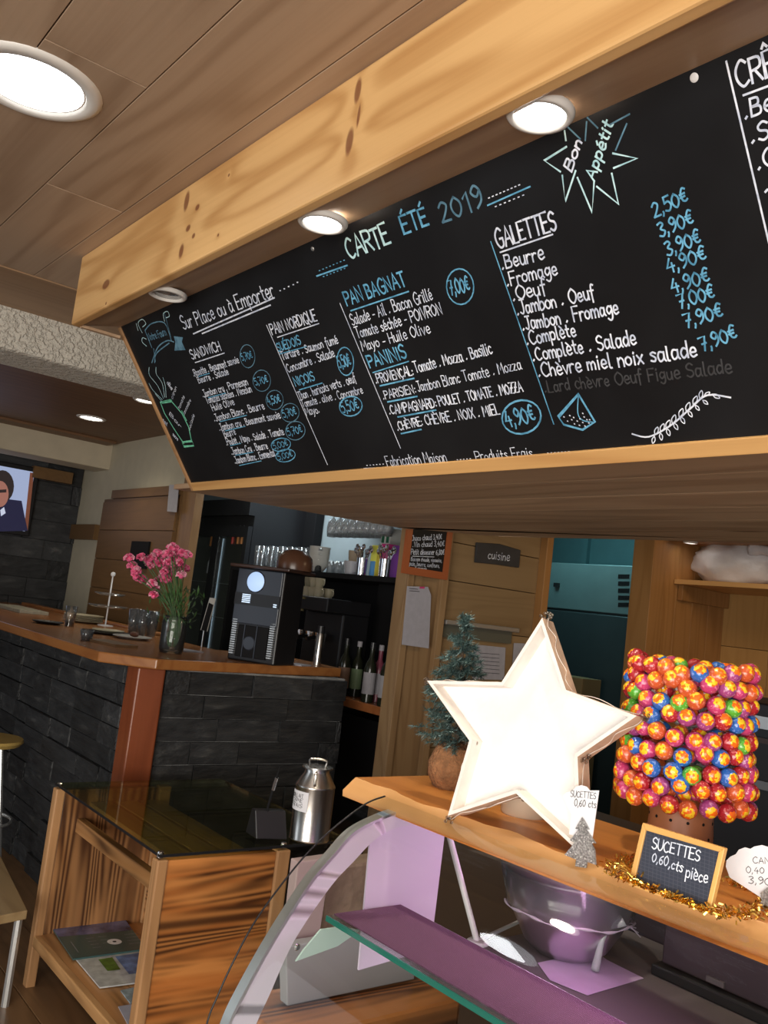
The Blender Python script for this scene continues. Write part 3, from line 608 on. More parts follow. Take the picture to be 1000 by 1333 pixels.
for x0, y0, x1, y1, tx in ((918, 208, 1170, 120, '.Beurre'), (942, 298, 1180, 215, '.Sucre'), (965, 392, 1200, 310, '.Citron'), (988, 475, 1230, 395, '.Miel')): wr_(C_, x0, y0, x1, y1, 66, tx, bold=.13)
sq = pl.px(904, 101); MB().lathe([(0.0001, 0.0022), (0.004, 0.002), (0.0075, 0.0005), (0.0075, 0)], pl.w(sq, 0), 16, N).build('screw', white, bd)
sq = pl.px(407, 324); MB().lathe([(0.0001, 0.0022), (0.0045, 0.002), (0.006, 0)], pl.w(sq, 0), 12, N).build('screw', alu, bd)
ln_(D_, [[(315, 508), (243, 590), (262, 618), (330, 637), (375, 608), (315, 508)]], 3, CB); ln_(D_, [[(315, 512), (313, 575), (330, 602), (372, 610)]], 1.6, CB, True)
ln_(D_, [[(x, y), (x+2, y+1)] for x, y in ((262, 590), (275, 605), (290, 600), (283, 585), (300, 615), (297, 592), (318, 620), (310, 605), (330, 610), (335, 590), (345, 600), (330, 577), (352, 612), (338, 623), (320, 597), (355, 600))], 1.7)
br = [(510, 652), (570, 662), (650, 620), (720, 560), (780, 512), (865, 520)]
lv = [[(p.x, p.y) for p in catmull([(x, y, 0) for x, y in br], 5)]]
for x, y, dx, dy in [(592, 655, 10, -28), (612, 645, 12, -30), (632, 632, 14, -30), (655, 615, 10, -32), (680, 592, 12, -32), (705, 570, 12, -32), (730, 545, 14, -30), (755, 525, 6, -30), (590, 660, -6, 26), (612, 648, 4, 26), (635, 632, 10, 26), (660, 612, 14, 24), (685, 590, 14, 24), (712, 568, 14, 22), (738, 548, 14, 18), (765, 530, 18, 14), (800, 508, 26, 14), (770, 515, 20, -14)]:
    px_, py_ = -dy*.22, dx*.22; lv.append([(x, y), (x+dx*.5+px_, y+dy*.5+py_), (x+dx, y+dy), (x+dx*.5-px_, y+dy*.5-py_), (x, y)])
ln_(D_, lv[:1], 2.2); ln_(D_, lv[1:], 1.4, CW, True)
ln_(A_, [[(197, 612), (240, 602), (290, 660), (320, 720), (332, 780)], [(197, 612), (215, 660), (255, 725), (298, 790)], [(290, 650), (310, 690)], [(292, 785), (335, 780), (342, 800), (298, 804), (292, 785)]], 2, CG); ln_(A_, [[(205, 612), (245, 606)]], 3.5, CG)
ln_(A_, [[(205, 600), (165, 560), (148, 530)], [(210, 595), (185, 540), (150, 495), (148, 460)], [(215, 590), (205, 530), (180, 490), (178, 460)], [(222, 590), (218, 540), (208, 505)], [(205, 610), (175, 575)]], .9, CC, True)
for x0, y0, x1, y1, tx in ((250, 600, 268, 550, 'citron'), (280, 645, 302, 590, 'tomate'), (300, 670, 330, 605, 'concombre'), (325, 735, 345, 670, 'salade'), (225, 530, 245, 560, 'olive'), (205, 690, 225, 715, 'sel'), (250, 755, 272, 780, 'sucre'), (235, 665, 285, 725, 'Bar')): wr_(A_, x0, y0, x1, y1, 14, tx, CW, .12)
ln_(A_, [[(160, 440), (185, 375), (225, 345), (255, 350)], [(172, 440), (180, 400), (235, 355)], [(130, 300), (160, 270), (215, 268), (245, 345)], [(130, 300), (160, 375)], [(175, 435), (168, 380)]], 1.5, CD, True)
mb = MB(); qs = [pl.px(*z(A_, x, y)) for x, y in ((255, 325), (295, 330), (290, 350), (306, 385), (258, 388), (262, 350))]; mb.face(*[pl.w(q) for q in qs]); mb.build('chalk_drawing', CD, bd)
wr_(A_, 150, 345, 225, 320, 32, 'Notre Fourn', CD, .13)
ln_(A_, [[(215, 260), (210, 228), (228, 218), (236, 238), (222, 245)], [(118, 310), (100, 270), (118, 252), (134, 270), (120, 285)], [(100, 300), (92, 270)], [(137, 368), (118, 350), (120, 332), (136, 338)]], 1.0, CC, True)
ln_(A_, [[(215, 225), (243, 330)]], .9, CD)
# canopy spots
def downlight(px, py, zz, rad, lit, name, label, cat='ceiling lamp', power=0, flip=False, col=(1, .88, .68), ang=120):
    c = P(px, py, Z=zz); t = thing(name, c, label, cat)
    MB().lathe([(rad*.74, 0.004), (rad*.78, -0.008), (rad*.93, -0.007), (rad, -0.001), (rad, 0.004)], c, 36).build('ring', lampwhite, t, smooth='all')
    MB().lathe([(rad*.74, 0.004), (rad*.73, -0.0005), (0.0001, -0.002)], c, 36).build('lens', lit, t, smooth='all')
    if power:
        s_ = spot('lamp_light', c-V((0, 0, 0.03)), c-V((0, 0, 1)), power, col, ang, 0.8, rad*.6); s_.parent = t; s_.location = (0, 0, -0.03)
    return t
downlight(703, 148, 2.379, 0.060, bulb, 'recessed_spotlight', 'lit round spotlight in the canopy beside the Bon Appétit drawing', 'spotlight', 16)
downlight(420, 289, 2.379, 0.060, bulb, 'recessed_spotlight', 'lit round spotlight in the canopy above the word CARTE', 'spotlight', 16)
downlight(218, 383, 2.379, 0.060, bulboff, 'recessed_spotlight', 'unlit round spotlight at the far left end of the canopy', 'spotlight', 0)
c_ = spot('lamp_light', (0.05, 1.07, 2.37), (0.05, 1.0, 0), 16, (1, .88, .68), 120, .8)
c_ = spot('lamp_light', (-0.75, 1.0, 2.30), (-0.98, 1.1, 1.3), 0.01, (1, .9, .75), 60, .8)
downlight(42, 109, CZ, 0.16, bulbcool, 'round_ceiling_light', 'large bright round ceiling light at the top left', 'ceiling lamp', 14, col=(.95, .97, 1), ang=150)
downlight(119, 544, CZ, 0.105, bulb, 'round_ceiling_light', 'small lit round light in the dark ceiling beyond the stucco beam', 'ceiling lamp', 14, ang=140)
downlight(190, 521, CZ, 0.08, bulb, 'round_ceiling_light', 'lit round light half hidden by the left edge of the menu board', 'ceiling lamp', 10, ang=140)
q = P(899, 706, Y=4.95); struct(MB().box(-3.31, 0.5, 4.7, 5.56, q.z+0.004, q.z+0.02).build('ceiling', pinez))
downlight(899, 706, q.z, 0.045, bulb, 'recessed_spotlight', 'small lit spotlight just above the white carrier bag', 'spotlight', 0)
# ------------------------------------------------------------------ bar counter
BT = 1.18
bar = thing('bar_counter', (-3.9, 1.7, 0), 'dark slate clad bar counter front with a red wooden corner post', 'bar counter')
pL, pR, pE = P(129, 848, Z=BT), P(205, 858, Z=BT), P(445, 870, Z=BT)
wt = [(-7.98, pL.y), (pL.x, pL.y), (pR.x, pR.y), (pE.x, pE.y), (pE.x-0.62, pE.y), (pE.x-0.62, 2.36), (-7.98, 2.36)]
o = MB().prism([(x, y, BT-0.045) for x, y in wt], (0, 0, 0.045)).build('bar_worktop', barw, None, bevel=0.006, loc=(-3.9, 1.7, BT)); tag(o, 'varnished orange-brown wooden worktop of the slate bar', 'worktop')
MB().box(-7.9, -3.86, pL.y+0.17, 2.0, 0, BT-0.046).build('body', joint, bar)
xs_ = pR.x-0.06
MB().box(-4.25, xs_-0.03, 1.74, pE.y-0.03, 0, BT-0.046).build('body', joint, bar)
tiles(bar, (-7.9, pL.y+0.17, 0.0), (1, 0, 0), (0, 0, 1), 7.9-3.765, BT-0.048, 0.36, 0.095, 0.03, 11)
tiles(bar, (xs_-0.03, 1.74, 0.0), (0, 1, 0), (0, 0, 1), pE.y-0.03-1.74, BT-0.048, 0.33, 0.1025, 0.02, 12)
MB().prism([(-3.765, 1.615, 0), (-3.645, 1.615, 0), (-3.625, 1.73, 0), (-3.72, 1.78, 0), (-3.765, 1.73, 0)], (0, 0, BT-0.046)).build('corner_post', redpost, bar, bevel=0.006)
o = MB().box(-7.95, -5.2, 2.37, 2.45, BT-0.1, P(30, 784, Y=2.37).z).build('bar_ledge', barw, None, bevel=0.01); tag(o, 'raised reddish wooden ledge behind the left end of the bar', 'ledge')
# ------------------------------------------------------------------ television
X = -7.93; tv = thing('television', (X, 1.9, 1.8), 'flat television on the slate wall showing a man in a suit', 'television')
t0, t1 = P(47, 612, X=X), P(38, 694, X=X); zt, zb = t0.z+.02, t1.z-.03; y1 = t0.y+.03; y0 = y1-1.05
MB().box(X-0.05, X, y0, y1, zb, zt).build('casing', black, tv, bevel=0.006)
tp = Plane((X+0.001, y0, zb), (0, 1, 0), (0, 0, 1))
def tvpoly(pts, m, off, nm='screen_picture'):
    mb = MB(); mb.face(*[tp.w(tp.px(*p), off) for p in pts]); return mb.build(nm, m, tv)
scr = emit('screen_pale_blue', (0.33, 0.40, 0.60), 0.75)
MB().box(X, X+0.002, y0+.03, y1-.04, zb+.04, zt-.04).build('screen', scr, tv)
tvpoly([(39, 615), (44, 616), (36, 691), (31, 690)], emit('screen_brown', (0.20, 0.07, 0.04), 0.5), .003)
tvpoly([(-10, 655), (12, 650), (28, 652), (31, 668), (36, 691), (-10, 692)], emit('screen_suit', (0.012, 0.012, 0.035), 1.0), .004)
ell = lambda cx, cy, rx, ry, a0=0, a1=360, n=20: [(cx+rx*math.cos(math.radians(a0+(a1-a0)*k/n)), cy+ry*math.sin(math.radians(a0+(a1-a0)*k/n))) for k in range(n+1)]
tvpoly(ell(3, 633, 15, 21)[:-1], emit('screen_hair', (0.02, 0.014, 0.014), 1.0), .005)
tvpoly(ell(0, 643, 11, 17)[:-1], emit('screen_skin', (0.30, 0.13, 0.10), 0.8), .006)
tvpoly([(-8, 638), (8, 637), (8, 641), (-8, 642)], MATS['screen_hair'], .007)
tvpoly([(0, 664), (5, 660), (7, 668), (1, 672)], emit('screen_collar', (0.5, 0.55, 0.7), 0.8), .007)
# no smoking sign on post
X_ = -5.70; sgn = thing('no_smoking_sign', P(227, 648, Y=2.665), 'small white no smoking notice on the pale wooden post', 'sign')
sp = Plane(P(227, 665, Y=2.665), (1, 0, 0), (0, 0, 1)); cs = sp.px(227, 648)
mb = MB(); ps = [sp.w(sp.px(*p), 0) for p in ((222, 631), (234, 632), (231, 667), (219, 666))]; mb.prism(ps, (0, -0.004, 0)); mb.build('plate', paperd, sgn)
lines(sp, [ell(227, 645, 4, 6), [(224.5, 641), (229.5, 649)]], 0.9, INK, sgn, 'emblem')
for o_ in list(sgn.children)[-1:]:
    o_.location.y -= 0.005
lines(sp, [[(221, 657), (229, 657.5)], [(221, 660), (228, 660.5)], [(222, 635), (230, 635)]], 0.5, INK, sgn, 'lettering').location.y = -0.005
# ------------------------------------------------------------------ back bar
fr = thing('drinks_fridge', (-6.0, 3.2, 0), 'tall black drinks fridge with two lit glass doors', 'fridge')
f0, f1 = P(249, 668, Y=3.15), P(326, 668, Y=3.15); zt = 2.06
MB().box(f0.x, f1.x, 3.19, 3.66, 0, zt).build('cabinet', black, fr)
m_ = (f0.x+f1.x)/2
for a_, b_ in ((f0.x, m_), (m_, f1.x)):
    d = MB(); 
    for bx in ((a_, a_+.05, 3.15, 3.185, .3, zt-.08), (b_-.05, b_, 3.15, 3.185, .3, zt-.08), (a_+.05, b_-.05, 3.15, 3.185, zt-.16, zt-.08), (a_+.05, b_-.05, 3.15, 3.185, .3, .36)): d.box(*bx)
    dd = d.build('door', black, fr); MB().box(a_+.05, b_-.05, 3.165, 3.17, .36, zt-.16).build('door_glass', gpane, dd)
    MB().box(a_+.05, a_+.06, 3.186, 3.189, .4, zt-.17).build('light_tube', emit('fridge_tube', (.5, .65, .8), .8) if 'fridge_tube' not in MATS else MATS['fridge_tube'], fr)
    for zz in (1.2, 1.45, 1.7): MB().box(a_+.05, b_-.05, 3.172, 3.189, zz-.35+.2, zz-.345+.2).build('shelf', alu, fr)
MB().box(f0.x, f1.x, 3.14, 3.66, zt, zt+.12).build('header', black, fr)
pk = [plain('bottle_orange', (.5, .2, .05), .3), plain('bottle_red', (.45, .04, .03), .3), plain('bottle_clear', (.4, .45, .5), .2), plain('bottle_dark', (.018, .02, .012), .2), plain('bottle_green', (.08, .2, .06), .25)]
def bottle(c, h, r, m, name, label, group, cap=None, labm=None, cat='bottle'):
    t = thing(name, c, label, cat, group); k = h
    MB().lathe([(0.0001, 0), (r, 0.002), (r, k*.55), (r*.85, k*.64), (r*.38, k*.74), (r*.36, k*.94), (0.0001, k*.94)], c, 16).build('body', m, t, smooth=True)
    MB().lathe([(r*.42, k*.9), (r*.42, k), (0.0001, k)], c, 12).build('cap', cap or black, t)
    if labm: MB().lathe([(r*1.02, k*.14), (r*1.02, k*.5)], c, 16).build('paper_label', labm, t)
    return t
k_ = 0
for zz in (1.05, 1.30, 1.55):
    for j in range(3):
        for a_, b_ in ((f0.x, m_), (m_, f1.x)):
            pass
for px_, py_, m in ((272, 703, 0), (277, 703, 1), (268, 738, 2), (300, 700, 1), (307, 700, 0), (312, 700, 0), (268, 790, 2), (262, 790, 2)):
    c = P(px_, py_+8, Y=3.155); 
    if c.x < f1.x: bottle(V((c.x, 3.172+.0, c.z)), .14, .012, pk[m], 'small_bottle', 'small bottle seen behind the fridge glass', 'small bottles in the drinks fridge')
# dark panel and shelf with glasses
g0 = P(326, 665, Y=3.4); g1 = P(408, 740, Y=3.4)
o = MB().box(P(322, 700, Y=3.62).x, P(408, 700, Y=3.62).x, 3.62, 3.695, P(400, 716, Y=3.62).z, 2.35).build('black_wall_cabinet', blackm, None, bevel=.004); tag(o, 'plain black wall cabinet above the row of glasses', 'cabinet')
bc0, bc1 = P(330, 741, Y=3.1), P(529, 754, Y=3.1)
SZ = 1.685
def sb(px, Y=3.12): return V((P(px, 745, Y=Y).x, Y, SZ))
bcb = thing('back_bar_unit', (-4.6, 3.3, 0), 'tall black back bar unit with a shelf top full of crockery', 'cabinet')
MB().box(-5.6, -3.42, 3.05, 3.68, SZ-.03, SZ).build('top', blackm, bcb)
MB().box(-5.6, -5.57, 3.05, 3.68, 0, SZ-.03).build('side', blackm, bcb); MB().box(sb(455).x, -3.42, 3.35, 3.68, 1.25, SZ-.03).build('cupboard', blackm, bcb)
MB().box(-5.57, -3.42, 3.62, 3.66, 0, SZ-.03).build('back_panel', blackm, bcb)
MB().box(-5.57, -3.42, 3.2, 3.62, 0.0, 0.88).build('base', blackm, bcb)
def tumbler(c, h, r, group, label, m=gthin, name='drinking_glass', up=True):
    pr = [(0.0001, 0.003), (r*.75, 0), (r, h), (r*.93, h), (r*.7, .008), (0.0001, .008)]
    if not up: pr = [(a, h-b) for a, b in pr]
    o = MB().lathe(pr, (0, 0, 0), 14).build(name, m, None, smooth='all'); o.location = c; return tag(o, label, 'glass', group)
def copies(o, locs, label=None):
    for l in locs:
        c = o.copy(); sc.collection.objects.link(c); c.location = l
        if label: c['label'] = label
gl = tumbler(sb(333, 3.1), .15, .028, 'row of glasses on the back bar', 'clear glass in the row of glasses left of the brown dome')
gx = [sb(339+6.2*k, 3.1+.07*(k % 2)) for k in range(13)]; copies(gl, gx)
# crockery: bowls, small glasses, cups, cutlery pots, boxes
c = sb(413); wh = plain('greyish_white_china', (.50, .49, .45), .3); st = thing('stacked_bowls', c, 'stack of off white bowls on the back bar', 'bowls')
for k in range(4): MB().lathe([(0.03, 0), (.062, .045), (.066, .075), (.060, .075), (.028, .008), (.0001, .008)], c+V((0, 0, .028*k)), 24).build('bowl', wh, st, smooth=True)
gl = tumbler(sb(430), .075, .026, 'small upturned glasses on the back bar', 'small clear glass upturned on the back bar', up=False); copies(gl, [sb(430+5*k, 3.12+.05*(k % 2)) for k in range(1, 6)])
def cup(c, r, h, label, m, group=None, name='cup'):
    t = thing(name, c, label, 'cup', group); MB().lathe([(0.0001, 0), (r*.7, 0), (r, h), (r*.92, h), (r*.64, .006), (0.0001, .006)], c, 20).build('body', m, t, smooth=True)
    MB().tube(catmull([c+V((r*.85, 0, h*.25)), c+V((r*1.5, 0, h*.3)), c+V((r*1.55, 0, h*.75)), c+V((r*.95, 0, h*.85))], 4), r*.09, 6).build('handle', m, t, smooth=True); return t
cup(sb(456), .045, .08, 'pale grey cup next to the cutlery pots on the back bar', plain('pale_grey_china', (.45, .45, .48), .3))
o = MB().lathe([(0.0001, 0), (.03, 0), (.045, .16), (.042, .16), (.028, .006), (0.0001, .006)], sb(460, 3.3), 20).build('paper_cup_stack', plain('brown_paper_cup', (.42, .32, .22), .6), None, smooth=True); tag(o, 'tan paper cup stack rising behind the grey cup', 'cups')
for px_, lb in ((470, 'steel pot of spoons left of the coloured boxes'), (500, 'steel pot of spoons in front of the coloured boxes')):
    c = sb(px_, 3.1); t = thing('cutlery_pot', c, lb, 'cutlery pot'); MB().lathe([(0.0001, 0), (.03, 0), (.034, .1), (.03, .1), (.027, .005), (.0001, .005)], c, 16).build('pot', chrome, t, smooth=True)
    for k in range(9):
        an = k*.7; tp_ = c+V((.045*math.cos(an), .045*math.sin(an), .14+.012*(k % 3))); s_ = MB().tube([c+V((0, 0, .02)), tp_], .003, 5); s_.ball(tp_, .014, 8, 5, (1, .7, 1.3)); s_.build('spoon', chrome, t)
def tbox(px, Y, w_, h, m, label, strip=None):
    c = sb(px, Y); t = thing('tea_box', c, label, 'box'); MB().box(c.x-w_/2, c.x+w_/2, Y, Y+.08, SZ, SZ+h).build('carton', m, t)
    if strip: MB().box(c.x-w_/2+.004, c.x+w_/2-.004, Y-.002, Y, SZ+h*.05, SZ+h*.5).build('print_panel', strip, t)
    return t
tbox(484, 3.2, .055, .19, plain('yellow_card', (.75, .72, .1), .5), 'yellow topped box with a blue base on the back bar', plain('blue_card', (.1, .3, .6), .5))
tbox(497, 3.2, .06, .2, plain('magenta_card', (.6, .04, .22), .5), 'magenta and blue box between the yellow and purple boxes', plain('blue_card_deep', (.05, .07, .4), .5))
tbox(512, 3.2, .06, .19, plain('purple_card', (.2, .04, .3), .5), 'purple box on the back bar', None)
tbox(521, 3.1, .035, .14, paper, 'white box with a green print right of the purple box', plain('green_card', (.05, .3, .1), .5))
t = tbox(497, 3.32, .09, .31, plain('white_card', (.55, .55, .52), .5), 'white carton with dark green windows behind the coloured boxes', None)
for dx in (-.025, .02): MB().box(t.location.x+dx-.012, t.location.x+dx+.012, 3.317, 3.32, SZ+.22, SZ+.29).build('print_panel', plain('dark_green_print', (.02, .12, .06), .5), t)
# hanging stemware
hz = P(470, 668, Y=3.25).z-.10
rk = MB().box(P(418, 690, Y=3.3).x, -3.42, 3.15, 3.6, hz+.14, hz+.16).build('glass_rack', alu, None); tag(rk, 'metal rack holding upturned stemmed glasses over the back bar', 'rack')
pr = [(.032, .0), (.034, -.002), (.030, 0), (.004, .012), (.004, .075), (.03, .10), (.036, .14), (.03, .175), (.028, .175), (.034, .14), (.0001, .09)]
wg = MB().lathe([(a, -b) for a, b in pr], (0, 0, 0), 14).build('stemmed_glass', glass('stemware_glass', (0.98, 0.99, 0.99), 3.0, 0.1, 0.16), None, smooth='all'); tag(wg, 'stemmed glass hanging upside down in the rack', 'glass', 'stemmed glasses hanging over the back bar')  # white mixed into the stemware brightens it in place of highlights
ps = [V((P(434+9*k, 680, Y=3.2+.09*(j)).x, 3.2+.09*j, hz+.139)) for k in range(9) for j in range(3)]; wg.location = ps[0]; copies(wg, ps[1:])
# bottle shelf
bs0, bs1 = P(425, 906, Y=3.0), P(512, 936, Y=3.0); BZ = P(470, 914, Y=2.98).z
o = MB().box(bs0.x-.35, -3.385, 2.98, 3.19, BZ-.045, BZ).build('bottle_shelf', barwy, None, bevel=.004); tag(o, 'low orange wooden shelf under the syrup bottles', 'shelf')
lbl = [paperd, plain('orange_print_label', (.30, .18, .12), .6), plain('green_print_label', (.20, .28, .15), .6), plain('pink_syrup', (.22, .05, .08), .3)]
for k, (px_, li, bm_, lb) in enumerate(((445, 1, 3, 'dark syrup bottle with an orange label, leftmost on the bottle shelf'), (461, 2, 3, 'dark syrup bottle with a green label, second from the left'), (478, 0, 3, 'dark syrup bottle with a pale label in the middle'), (489, 0, 1, 'bottle of pink syrup on the bottle shelf'), (499, 0, 3, 'dark bottle right of the pink syrup'), (507, 0, 3, 'dark bottle beside the wooden post'))):
    c = P(px_, 898+ (px_-445)*.3, Y=3.025+.085*(k % 2)); c.z = BZ
    bottle(c, .32-.01*(k % 2), .034, pk[3] if bm_ == 3 else lbl[3], 'syrup_bottle', lb, None, labm=lbl[li], cap=paperd if k % 2 else black)
# coffee machine: built square at its front right corner, then turned
mc0 = P(356, 867, Z=BT); cw_, cdp = .262, .20; hh = P(354, 742, D=(mc0-CAM).dot(_f)).z-BT
cm = thing('coffee_machine', (0, 0, 0), 'tall dark coffee machine with a round lit disc on the bar worktop', 'coffee machine')
MB().box(-cw_, 0, 0, cdp, 0, hh).build('housing', black, cm, bevel=.008)
MB().box(-cw_+.006, -.006, -.012, 0, hh*.40, hh*.99).build('upper_panel', machg, cm, bevel=.004)
MB().box(-cw_+.006, -.006, -.014, -.011, hh*.60, hh*.73).build('control_strip', black, cm)
dgl = emit('display_glow', (.6, .75, .95), .8)
for k in range(5): MB().box(-cw_+.05, -cw_+.095, -.017, -.014, hh*(.625+.02*k), hh*(.637+.02*k)).build('display_bar', dgl, cm)
for k in range(2): MB().box(-.035, -.018, -.017, -.014, hh*(.61+.022*k), hh*(.622+.022*k)).build('display_bar', dgl, cm)
MB().lathe([(0.0001, .005), (.044, .005), (.050, .003), (.054, 0)], (-cw_*.57, -.012, hh*.86), 10, (0, -1, 0)).build('disc_rim', black, cm)
MB().lathe([(0.0001, .008), (.046, .007), (.048, .004)], (-cw_*.57, -.012, hh*.86), 28, (0, -1, 0)).build('round_disc', emit('disc_glow', (.42, .58, .85), .75), cm, smooth='all')
for s_ in (-cw_+.012, -.040):
    for k in range(16): MB().box(s_, s_+.026, -.012, 0, .03+k*.0108*hh/.45, .0355+k*.0108*hh/.45).build('vent_slat', alu, cm)
MB().box(-cw_+.045, -.048, -.01, 0, .02, hh*.385).build('dispensing_bay', blackm, cm, bevel=.003)
for fx in (.42, .68): MB().box(-cw_*fx, -cw_*fx+.004, -.014, -.01, .02, hh*.39).build('bay_divider', machg, cm)
MB().lathe([(0.0001, .004), (.03, .004), (.034, 0)], (-cw_*.55, -.01, hh*.2), 20, (0, -1, 0)).build('bay_dial', machg, cm)
MB().box(-cw_-.03, .04, -.04, cdp+.03, hh, hh+.016).build('top_tray', darkbrown, cm, bevel=.005)
dc = V((-.03, .13, hh+.016))
o = MB().lathe([(.088, 0), (.09, .03), (.082, .065), (.055, .095), (.0001, .108)], (0, 0, 0), 32).build('domed_lid', plain('tinted_brown_plastic', (.10, .045, .025), .25), None, smooth=True); tag(o, 'brown tinted domed lid on top of the coffee machine', 'lid')
rz = math.radians(28); cm.rotation_euler = (0, 0, rz); cm.location = mc0
o.location = mc0 + Matrix.Rotation(rz, 3, 'Z') @ dc
# espresso machine in the shadows
ec = P(412, 868, Y=3.0); em = thing('espresso_machine', (-4.3, 3.1, .9), 'dark espresso machine with brass coloured rails behind the worktop end', 'espresso machine')
e0, e1 = P(388, 800, Y=2.95).x, P(438, 800, Y=2.95).x; ez = P(420, 778, Y=2.95).z
MB().box(e0, e1, 3.0, 3.19, 1.02, ez-.08).build('body', black, em, bevel=.01); MB().box(e0, e1, 2.88, 3.19, ez-.08, ez).build('top', black, em, bevel=.006)
brass = plain('dull_brass', (.45, .38, .18), .3, .8)
for zz in (0, -.07): MB().box(e0+.02, e0+.16, 2.87, 2.88, ez-.02+zz, ez-.008+zz).build('rail', brass, em)
for k in range(3): q = V((e0+.08+.1*k, 2.94, ez-.22)); MB().tube([q, q+V((0, -.09, -.02))], .012, 8).build('filter_handle', black, em); MB().lathe([(.0001, -.03), (.03, -.03), (.035, .02), (.0001, .02)], q, 14).build('group_head', chrome, em)
MB().box(e0+.02, e1-.02, 2.86, 3.0, .98+.14, 1.0+.14).build('drip_tray', brass, em)
cream = plain('cream_china', (.48, .43, .30), .35)
for k in range(8):
    t = cup(V((e0+.05+.055*(k % 4), 2.93+.07*(k//4), ez+.06*0)), .032, .055, 'cream cup on top of the espresso machine', cream, 'cream cups on the espresso machine', 'coffee_cup')
for k in range(4): cup(V((e0+.075+.055*(k % 3), 2.95, ez+.056)), .032, .055, 'cream cup stacked on the other cups on the espresso machine', cream, 'upper cream cups on the espresso machine', 'coffee_cup')
c = P(428, 868, Z=BT); c = V((c.x-.08, c.y-.02, BT)); t = thing('steel_flask', c, 'slim steel flask standing at the end of the bar worktop', 'flask'); MB().lathe([(.0001, 0), (.022, 0), (.022, .15), (.012, .18), (.0001, .18)], c, 16).build('body', brushed, t, smooth=True); MB().lathe([(.018, .15), (.018, .2), (.0001, .2)], c, 12).build('cap', black, t)
# ------------------------------------------------------------------ things on the bar worktop
def bw(px, py, Y=None):
    if Y is None: return P(px, py, Z=BT)
    lo, hi = -7.9, -3.0
    for _ in range(40):
        m = (lo+hi)/2
        if proj((m, Y, BT)).x < px: lo = m
        else: hi = m
    return V((lo, Y, BT))
# flowers
c = bw(222, 850); fv = thing('glass_vase', c, 'clear glass vase with water holding pink flowers on the bar', 'vase')
r = .058; MB().lathe([(.0001, .006), (r*.9, 0), (r, .02), (r, .15), (r*.88, .165), (r*.88, .175), (r*.84, .175), (r*.95, .15), (r*.95, .02), (.0001, .012)], c, 28).build('jar', gvase, fv, smooth='all')
MB().lathe([(.0001, .012), (r*.93, .014), (r*.93, .10), (.0001, .10)], c, 24).build('water', glass('water_tint', (.93, .97, .94), .6), fv, smooth='all')
fl = thing('flower_bunch', c+V((0, 0, .02)), 'bunch of pink carnation sprays with thin green stems in the glass vase', 'flowers')
sp_ = [(168, 728), (173, 738), (184, 727), (192, 732), (198, 726), (176, 752), (184, 756), (178, 745), (205, 722), (208, 735), (213, 730), (214, 745), (219, 733), (222, 722), (226, 714), (222, 716), (230, 720), (237, 722), (243, 724), (234, 734), (228, 742), (222, 748), (212, 750), (207, 757), (198, 762), (217, 756), (202, 765), (228, 728), (240, 742), (236, 750), (214, 723), (195, 738), (204, 729), (218, 741), (231, 731), (200, 776)]
stm = MB(); n_ = 0
for k, (x, y) in enumerate(sp_):
    q = c + (P(x, y, D=(c-CAM).dot(_f)+rnd.uniform(-.07, .07)) - c)
    bse = c+V((rnd.uniform(-.03, .03), rnd.uniform(-.03, .03), .03)); nk = c+V((rnd.uniform(-.03, .03), rnd.uniform(-.03, .03), .17))
    stm.tube(catmull([bse, nk, (nk+q)/2+V((0, 0, .02)), q], 4), .0022, 5)
    mb = MB()
    for j in range(18):
        an = rnd.uniform(0, 6.28); el = rnd.uniform(.1, 1.4); d = V((math.cos(an)*math.cos(el), math.sin(an)*math.cos(el), math.sin(el))); t_ = d.cross(V((.3, .5, .8))).normalized(); b_ = d.cross(t_)
        R_ = rnd.uniform(.020, .032); mb.cur = 1 if rnd.random() < .3 else 0
        mb.face(q, q+d*R_*.7+t_*R_*.55, q+d*R_+b_*.002, q+d*R_*.7-t_*R_*.55); mb.face(q, q+d*R_*.8+b_*R_*.5, q+d*R_*1.05, q+d*R_*.8-b_*R_*.5)
    mb.cur = 0; mb.ball(q, .013, 8, 5); mb.build('flower_head', [pink, pink2], fl)
for k in range(260):
    zq = rnd.uniform(.12, .30); q = c+V((rnd.gauss(0, .02+zq*.13), rnd.gauss(0, .02+zq*.13), zq)); d = V((rnd.uniform(-1, 1), rnd.uniform(-1, 1), rnd.uniform(.2, 1.2))).normalized(); s_ = d.cross(V((0, 0, 1))).normalized()*.004; L = rnd.uniform(.03, .06)
    stm.face(q, q+d*L*.5+s_, q+d*L, q+d*L*.5-s_)
for k in range(30):
    q = c+V((rnd.uniform(-.03, .03), rnd.uniform(-.03, .03), rnd.uniform(.02, .12))); d = V((rnd.uniform(-1, 1), rnd.uniform(-1, 1), rnd.uniform(.2, 1.2))).normalized(); s_ = d.cross(V((0, 0, 1))).normalized()*.004; L = .03
    stm.face(q, q+d*L*.5+s_, q+d*L, q+d*L*.5-s_)
stm.build('stems', leafm, fl)['kind'] = 'stuff'
